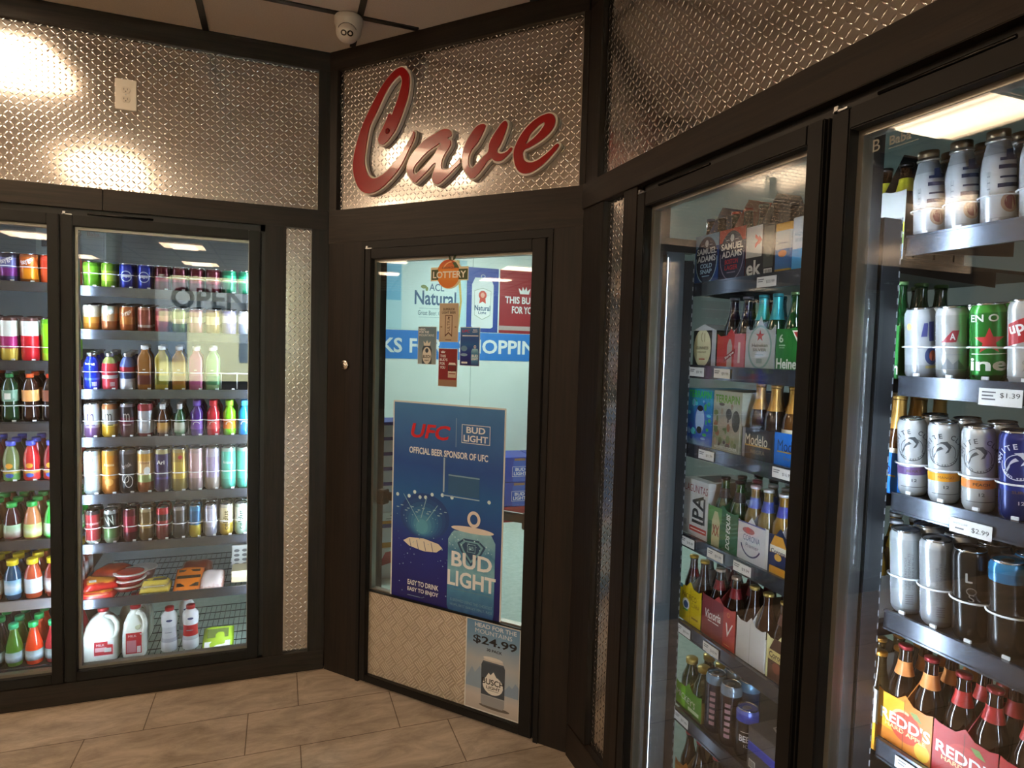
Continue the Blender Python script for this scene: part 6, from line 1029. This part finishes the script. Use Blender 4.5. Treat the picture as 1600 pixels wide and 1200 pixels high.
# sixth shelf
carrier('lime green carrier with white lettering', -1.795, ZR1[5], 0.142, 0.090, P('4a8a1c', 0.42), P('8a7a3a', 0.5), [(PB('7ac42a'), ('R', -0.071, -0.018, 0.0, 0.086)), (WHITE, ('T', "MICKEY'S", -0.014, 0.046, 0.104, 0.022, 0.03, -0.08)), (PB('2a4a1c'), ('R', -0.071, 0.071, 0.0, 0.010)), (PB('c8d8b4'), ('R', 0.0, 0.06, 0.014, 0.026))], longneck('16301a', 'b8a050', None, None, None, True), 'wide mouth bottle with gold cap in the lime green carrier', 'bottles in the lime green carrier', dp=0.15, hand=0.03, rows=2)
for i, (s, q, st, lb) in enumerate(((-1.690, 0.262, [(0, '1c2436'), (0.85, '6a8aa4')], 'front black and blue tall can beside the lime green carrier'), (-1.615, 0.262, [(0, '241a20'), (0.85, '7a8a98')], 'front black and red tall can beside the blue lager can'), (-1.690, 0.335, [(0, '1c2436'), (0.85, '6a8aa4')], 'black tall can behind the black and blue one'), (-1.615, 0.335, [(0, '2a4a6a'), (0.85, '6aa0c4')], 'blue grey tall can behind the black and red one'))):
    o = thing('beer_can', lb, 'beer can', 'R', s, q, ZR1[5] - 0.0037, 'tall cans on the sixth six pack shelf')
    for nm, me in can_meshes(0.068, 0.198, bands(st, 0.25, 0.4), 36): link(nm, me, o)
    if q < 0.3: decals(o, [(PB('8a6a70'), ('R', -0.004, 0.014, 0.03 + 0.02 * j, 0.042 + 0.02 * j), 'printed_motif') for j in range(6)], wrap=0.0343, ang=0.45)
o = thing('beer_can', 'dark lager can with blue shoulder and white letters', 'beer can', 'R', -1.540, 0.265, ZR1[5] - 0.0037, 'tall cans on the sixth six pack shelf')
for nm, me in can_meshes(0.070, 0.160, bands([(0, '24201e'), (0.78, '3a4aa0'), (0.93, '5a6ab4')], 0.25, 0.35), 36): link(nm, me, o)
decals(o, [(PB('b8b4b0'), ('T', 'BEER', 0.004, 0.072, 0.044, 0.020, 0.04)), (PB('b8b4b0'), ('R', -0.014, 0.024, 0.092, 0.094)), (PB('a8a4a0'), ('T', 'ICE', 0.008, 0.050, 0.022, 0.010, 0.0))], wrap=0.0353, ang=0.7)
t = carton('dark grey carton with a shield printed on its top', -1.425, ZR1[5], 0.145, 0.24, 0.132, bands([(0, '3a3836'), (0.45, '2a3490'), (0.62, '3a4aa8'), (0.66, '46423e')], 0.45), [(PB('b8b8b4'), ('R', -0.064, -0.036, 0.008, 0.034)), (BLKINK, ('B', -0.062, -0.040, 0.012, 0.030))])
sh = [(-0.036, 0.06), (0.0, 0.045), (0.036, 0.06), (0.040, 0.13), (0.0, 0.145), (-0.040, 0.13)]
link('shield_print', MB().add([(x, y, 0.1325) for x, y in sh] + [(x * 0.86, 0.095 + (y - 0.095) * 0.86, 0.1325) for x, y in sh], [(i, (i + 1) % 6, (i + 1) % 6 + 6, i + 6) for i in range(6)]).mesh('shield_print', PB('a8a49e')), t)
for bdy, yy, hh in (('BEST', 0.112, 0.022), ('ICE', 0.080, 0.026)):
    vs, fs = shape2d(('T', bdy, 0, yy, None, hh, 0.03)); link('lettering', MB().add([(x, y, 0.1327) for x, y in vs], fs).mesh('lettering', PB('a8a49e')), t)
for i in range(3):
    o = thing('beer_can', ('silver grey can at the end of the dark grey carton', 'silver grey can hidden by the mullion', 'silver grey can next to the shelf post')[i], 'beer can', 'R', -1.315 + 0.08 * i, 0.265, ZR1[5] - 0.0037, 'silver cans on the sixth six pack shelf')
    for nm, me in can_meshes(0.068, 0.165, bands([(0, '9a9c9e'), (0.5, 'b8babc')], 0.3, 0.5), 32): link(nm, me, o)
# bottom shelf
for i, (s, lb, c) in enumerate(((-1.79, 'orange and brown carrier with red capped bottles on the lowest shelf', 'b8742c'), (-1.64, 'tan carrier with red capped bottles on the lowest shelf', '8a6a44'))):
    carrier(lb, s, ZR1[6] + 0.0, 0.128, 0.12, P(c, 0.42), P('8a744a', 0.5), [(PB('d89a3c'), ('R', -0.064, 0.0, 0.02, 0.1))], longneck('1c1008', 'a82430'), 'dark bottle with red cap in the ' + ('orange and brown carrier' if i == 0 else 'tan carrier'), 'bottles in the lowest carrier ' + ('one', 'two')[i], hand=0.06)
# cider carriers under the tall cans
def redd(top, apple, leaf): return [(PB(top), ('R', -0.066, 0.0, 0.03, 0.112)), (PB(apple), ('E', 0.004, 0.056, 0.040, 0.036)), (PB('d8b08a') if top != 'a8201c' else PB('c03a2c'), ('O', 0.0, 0.060, 0.034, 0.032, 0.006, 1.2, 2.9)), (PB('e0b43a') if top != 'a8201c' else PB('a8281e'), ('E', 0.046, 0.022, 0.018, 0.020)), (PB(leaf), ('Y', [(0.012, 0.098), (0.030, 0.100), (0.044, 0.084), (0.024, 0.086)]), 'printed_leaf'), (WHITE, ('T', "REDD'S", 0.002, 0.062, 0.122, 0.027, 0.04)), (PB('e8c48a'), ('T', 'HARD APPLE', 0.004, 0.042, 0.100, 0.010, 0.02)), (PB('5a3a24'), ('R', -0.0006, 0.0006, 0.0, 0.118))]
carrier('orange and yellow cider carrier at the shelf post', -1.003, ZR2[4], 0.132, 0.116, P('d07a2a', 0.42), P('c07028', 0.5), redd('e0a62c', 'c0442c', '7a8a4a'), longneck('24140a', '9a2430', None, 'd88a4a'), 'bottle with orange neck label in the orange carrier', 'bottles in the orange cider carrier', hand=0.05, q=0.230, peak=0.012)
carrier('red cider carrier beside the orange one', -0.868, ZR2[4], 0.132, 0.116, P('a41f1c', 0.42), P('8e1a1c', 0.5), redd('a8201c', 'b8342a', '6a8a3a'), longneck('24140a', '8a1a24', None, 'a82a28'), 'bottle with red neck label in the red carrier', 'bottles in the red cider carrier', hand=0.05, q=0.230, peak=0.012)
carrier('red cider carrier at the frame edge', -0.733, ZR2[4], 0.132, 0.116, P('a41f1c', 0.42), P('8e1a1c', 0.5), redd('a8201c', 'b8342a', '6a8a3a'), longneck('24140a', '8a1a24', None, 'a82a28'), 'bottle with red neck label in the carrier at the frame edge', 'bottles in the last red cider carrier', hand=0.05, q=0.230, peak=0.012)

# ================================================================== the cold room behind the doors
ZW = 2.63; YB = 6.2
LSH = [(-3, 3.31), (0.27, 3.31), (1.19, 2.30), (1.19, -1.5), (4.4, -1.5), (4.4, YB), (-3, YB)]
def slab(z0, z1):
    n = len(LSH); return MB().add([(x, y, z0) for x, y in LSH] + [(x, y, z1) for x, y in LSH], [tuple(reversed(range(n))), tuple(range(n, 2 * n))] + [(i, (i + 1) % n, (i + 1) % n + n, i + n) for i in range(n)])
structure('floor_cold_room', slab(-0.03, 0.002).mesh('floor_cold_room', speckle('pale cold room floor', 'aec4bb', 'c0d2ca', 30, 0.4)))
structure('ceiling_cold_room', slab(ZW, ZW + 0.05).mesh('ceiling_cold_room', GREYP))
structure('wall_cold_room_back', MB().box(-3, 4.4, YB, YB + 0.08, 0, ZW).mesh('wall_cold_room_back', MINT))
structure('wall_cold_room_right', MB().box(4.4, 4.48, -1.5, YB, 0, ZW).mesh('wall_cold_room_right', speckle('dull grey cold room panel', '757b7c', '7d8384', 3, 0.5)))
structure('wall_cold_room_left', MB().box(-3.08, -3, 3.3, YB, 0, ZW).mesh('wall_cold_room_left', GREYP))
structure('wall_cold_room_near', MB().box(1.19, 4.4, -1.58, -1.5, 0, ZW).mesh('wall_cold_room_near', GREYP))
structure('wall_cold_room_added_shield', MB().box(-3, 0.22, 4.55, 4.62, 0.002, ZW).mesh('wall_cold_room_added_shield', GREYP))  # grey wall added to keep lamp light off the soda backdrop
structure('trim_cold_room_seam', MB().box(1.823, 1.827, YB - 0.003, YB, 0, ZW).mesh('seam', P('8fa8a4', 0.5)))
for x, y, lb in ((1.9, 4.9, 'cold room ceiling lamp in front of the beer banners'),):
    t = world_thing('cold_room_lamp', lb, 'lamp', (x, y, ZW - 0.001), 0, 'lamps of the cold room ceiling'); link('housing', MB().box(-0.62, 0.62, -0.08, 0.08, -0.03, 0).mesh('housing', P('d0d4d4', 0.4), 0.006), t); link('diffuser', MB().box(-0.6, 0.6, -0.065, 0.065, -0.055, -0.0305).mesh('diffuser', EM('f2fff6', COLD, 'cold room lamp'), 0.01), t)
def banner(name, label, x0, x1, z0, z1, mat, art, cat='banner', y=YB - 0.002):
    t = world_thing(name, label, cat, ((x0 + x1) / 2, y, z0)); link('sheet', MB().box(-(x1 - x0) / 2, (x1 - x0) / 2, -0.003, 0, 0, z1 - z0).mesh('sheet', mat), t)
    decals(t, art, y=-0.003, off0=0.001, step=0.0001); return t
BW = 'd4dedc'
c0 = 1.7
banner('wall_banner', 'blue banner with white shopping words on the cold room wall', 0.0, 3.4, 1.503, 1.783, P('2c74bc', 0.5), [(BW, ('T', 'THANKS', 0.755 - c0, 0.131, 0.735, 0.145, 0.06)), (BW, ('T', 'FOR', 1.36 - c0, 0.131, 0.33, 0.145, 0.06)), (BW, ('T', 'SHOPPING', 2.185 - c0, 0.140, 0.98, 0.145, 0.06))])
m = 1.23; arc = [(0.425 + 0.05 * math.sin(i * PI / 8), 0.66 * i / 8) for i in range(9)]
banner('beer_banner', 'pale beer banner with navy Natural lettering and a gold curve', 0.72, 1.76, 1.79, 2.50, P('a9cfd8', 0.5), [(P('6fb0d0', 0.5), ('R', -0.52, -0.14, 0.28, 0.71), 'printed_sky'), (P('c3d9d8', 0.5), ('R', -0.13, 0.42, 0.0, 0.71), 'printed_panel'), (P('b89a3c', 0.5), ('Y', [(0.415, 0.0), (0.445, 0.0), (0.475, 0.3), (0.44, 0.71), (0.41, 0.71), (0.455, 0.3)]), 'printed_curve'), ('1c4a70', ('T', 'Natural', 0.205, 0.318, 0.42, 0.140, 0.02)), ('1c4a70', ('T', 'ACL', 0.215, 0.425, 0.15, 0.072, 0.015)), ('2a4a5c', ('T', 'Great Beer. Good Times.', 0.24, 0.170, 0.42, 0.045, 0.0)), ('5a7a84', ('R', 0.04, 0.40, 0.212, 0.215)), ('5a7a84', ('R', 0.04, 0.40, 0.125, 0.128)), ('6a7a3a', ('E', 0.085, 0.425, 0.03, 0.018)), ('6a7a3a', ('E', 0.115, 0.405, 0.014, 0.022))])
cn = [(-0.115, 0.055), (-0.09, 0.04), (0.09, 0.04), (0.115, 0.055), (0.115, 0.48), (0.09, 0.535), (0.085, 0.55), (-0.085, 0.55), (-0.09, 0.535), (-0.115, 0.48)]
banner('beer_banner', 'royal blue beer banner picturing a white can', 1.765, 2.10, 1.79, 2.44, P('1f3f8c', 0.5), [(P('cdd8d8', 0.5), ('Y', cn), 'printed_can'), (P('a8b0b0', 0.5), ('O', 0, 0.565, 0.025, 0.02, 0.008), 'printed_pull_ring'), (P('9aa89a', 0.5), ('Y', [(-0.085, 0.17), (0, 0.125), (0.085, 0.17), (0.09, 0.42), (0, 0.45), (-0.09, 0.42)]), 'printed_label'), (P('d8e0de', 0.5), ('Y', [(-0.08, 0.175), (0, 0.132), (0.08, 0.175), (0.085, 0.415), (0, 0.443), (-0.085, 0.415)]), 'printed_label'), ('b8402c', ('E', 0, 0.375, 0.042, 0.045)), ('b8402c', ('Y', [(-0.03, 0.34), (0.03, 0.34), (0.035, 0.29), (0, 0.31), (-0.035, 0.29)]), 'printed_ribbon'), ('d8a08a', ('E', 0, 0.375, 0.022, 0.026)), ('1c4a70', ('T', 'Natural', 0, 0.245, 0.165, 0.055, 0.02)), ('1c4a70', ('T', 'Light', 0, 0.192, 0.085, 0.036, 0.02))])
banner('beer_banner', 'red beer banner with a white crown and capital words', 2.115, 3.15, 1.79, 2.44, P('8a2028', 0.5), [('a89c98', ('R', -0.517, 0.517, 0.03, 0.075)), (BW, ('Y', [(-0.245 + x * 5, 0.44 + z * 5) for x, z in crown]), 'printed_crown'), (BW, ('T', "THIS BUD'S", -0.262, 0.345, 0.39, 0.075, 0.06)), (BW, ('T', 'FOR YOU', -0.245, 0.243, 0.27, 0.075, 0.06))])
# stacked cases seen through the door
def case(label, x0, x1, y, z, dp, ht, mat, art, group=None, name='beer_case'):
    t = world_thing(name, label, 'beer case', ((x0 + x1) / 2, y, z), 0, group); link('box', MB().box(-(x1 - x0) / 2, (x1 - x0) / 2, 0, dp, 0, ht).mesh('box', mat, 0.004), t); decals(t, art); return t
zc = 0.0
for i, (ht, mat, art, lb) in enumerate(((0.22, P('c8c4c4', 0.5), [('a82838', ('Y', [(-0.1, 0.09), (0.1, 0.14), (0.14, 0.21), (-0.05, 0.19)]), 'printed_band')], 'white case with red slash at the foot of the stack'), (0.19, bands([(0, 'b07a24'), (0.2, 'c8ccd0'), (0.75, '2a3a7a'), (0.9, 'b8862c')], 0.45), [('2a2a30', ('T', 'ULTRA', 0.09, 0.10, 0.12, 0.035, 0.03)), ('2a2a30', ('R', 0.06, 0.08, 0.04, 0.08))], 'gold and white case above the red slashed case'), (0.062, P('d0d6d6', 0.5), [('4a4c50', ('R', -0.05, 0.12, 0.012, 0.016)), ('4a4c50', ('R', -0.02, 0.12, 0.035, 0.040))], 'thin white case above the gold and white case'))):
    case(lb, 0.60, 0.90, 4.36, zc, 0.28, ht - 0.002, mat, art, None); zc += ht
for i in range(6):
    case('white beer case with blue top stripe, %s of the stack' % ('lowest', 'second from the bottom', 'third from the bottom', 'third from the top', 'second from the top', 'topmost')[i], 0.60, 0.90, 4.36, zc, 0.28, 0.103, bands([(0, 'c4ccd4'), (0.78, '1f2f7c')], 0.45), [('1c2f6c', ('T', 'Natural', 0.080, 0.058, 0.13, 0.024, 0.0)), ('4a4f6c', ('T', 'Light', 0.080, 0.028, 0.07, 0.014, 0.0))], 'white and blue beer cases stacked behind the door'); zc += 0.105
t = world_thing('display_base', 'low red display base under the blue beer cases', 'display base', (2.3, 5.50, 0)); link('base', MB().box(-0.4, 0.4, 0, 0.5, 0, 0.14).mesh('base', P('8a1c24', 0.45), 0.006), t); decals(t, [('c8a8a4', ('T', 'Bud', -0.2, 0.07, 0.2, 0.05, 0.0))])
for i in range(4):
    cx, cz = 2.13 + 0.30 * (i % 2), 0.142 + 0.235 * (i // 2)
    case('blue beer case with white lettering, %s' % ('lower one by the door edge', 'lower one hidden behind the door stile', 'upper one by the door edge', 'upper one hidden behind the door stile')[i], cx - 0.145, cx + 0.145, 5.53, cz, 0.40, 0.232, P('1c3c9c', 0.45), [('2a5ab8', ('R', -0.06, 0.06, 0.0, 0.2)), ('8a6a4a', ('R', -0.05, 0.06, 0.20, 0.222)), ('b8c4cc', ('R', 0.07, 0.12, 0.19, 0.21)), (DW, ('F', -0.07, 0.095, 0.05, 0.145, 0.003)), (DW, ('T', 'BUD', 0.012, 0.117, 0.10, 0.030, 0.05)), (DW, ('T', 'LIGHT', 0.012, 0.078, 0.13, 0.032, 0.05))], 'blue beer cases on the red base')
# grey equipment cabinet and hanging wire in the cold room
t = world_thing('equipment_box', 'pale grey equipment box hanging behind the lime soda cans', 'equipment box', (-1.05, 4.149, 2.05)); link('cabinet', MB().box(-0.2, 0.13, 0, 0.4, 0, 0.55).mesh('cabinet', P('b8c4c2', 0.4), 0.01), t); link('vent', MB().box(-0.17, 0.0, -0.006, 0, 0.06, 0.10).mesh('vent', P('3a4048', 0.4)), t)
m, n_, l_, b_ = new_mat('white vinyl'); VINYL = m; tl_ = n_.new('ShaderNodeBsdfTranslucent'); tl_.inputs[0].default_value = (0.85, 0.87, 0.88, 1); ms_ = n_.new('ShaderNodeMixShader'); ms_.inputs[0].default_value = 0.65
b_.inputs['Base Color'].default_value = (0.8, 0.8, 0.78, 1); l_.new(b_.outputs[0], ms_.inputs[1]); l_.new(tl_.outputs[0], ms_.inputs[2]); l_.new(ms_.outputs[0], n_['Material Output'].inputs[0])
# window sign in the shop front
t = world_thing('window_sign', 'white vinyl OPEN banner hung inside the shop front window', 'sign', (-1.42, -7.42, 2.17)); link('banner', MB().box(-0.85, 0.85, -0.001, 0.001, 0.0, 0.62).mesh('banner', VINYL), t)
vs, fs = shape2d(('T', 'OPEN', 0.10, 0.28, 1.36, 0.42, 0.07)); link('lettering', MB().add([(x, 0.0025, z) for x, z in vs], fs).mesh('lettering', BLKINK), t)
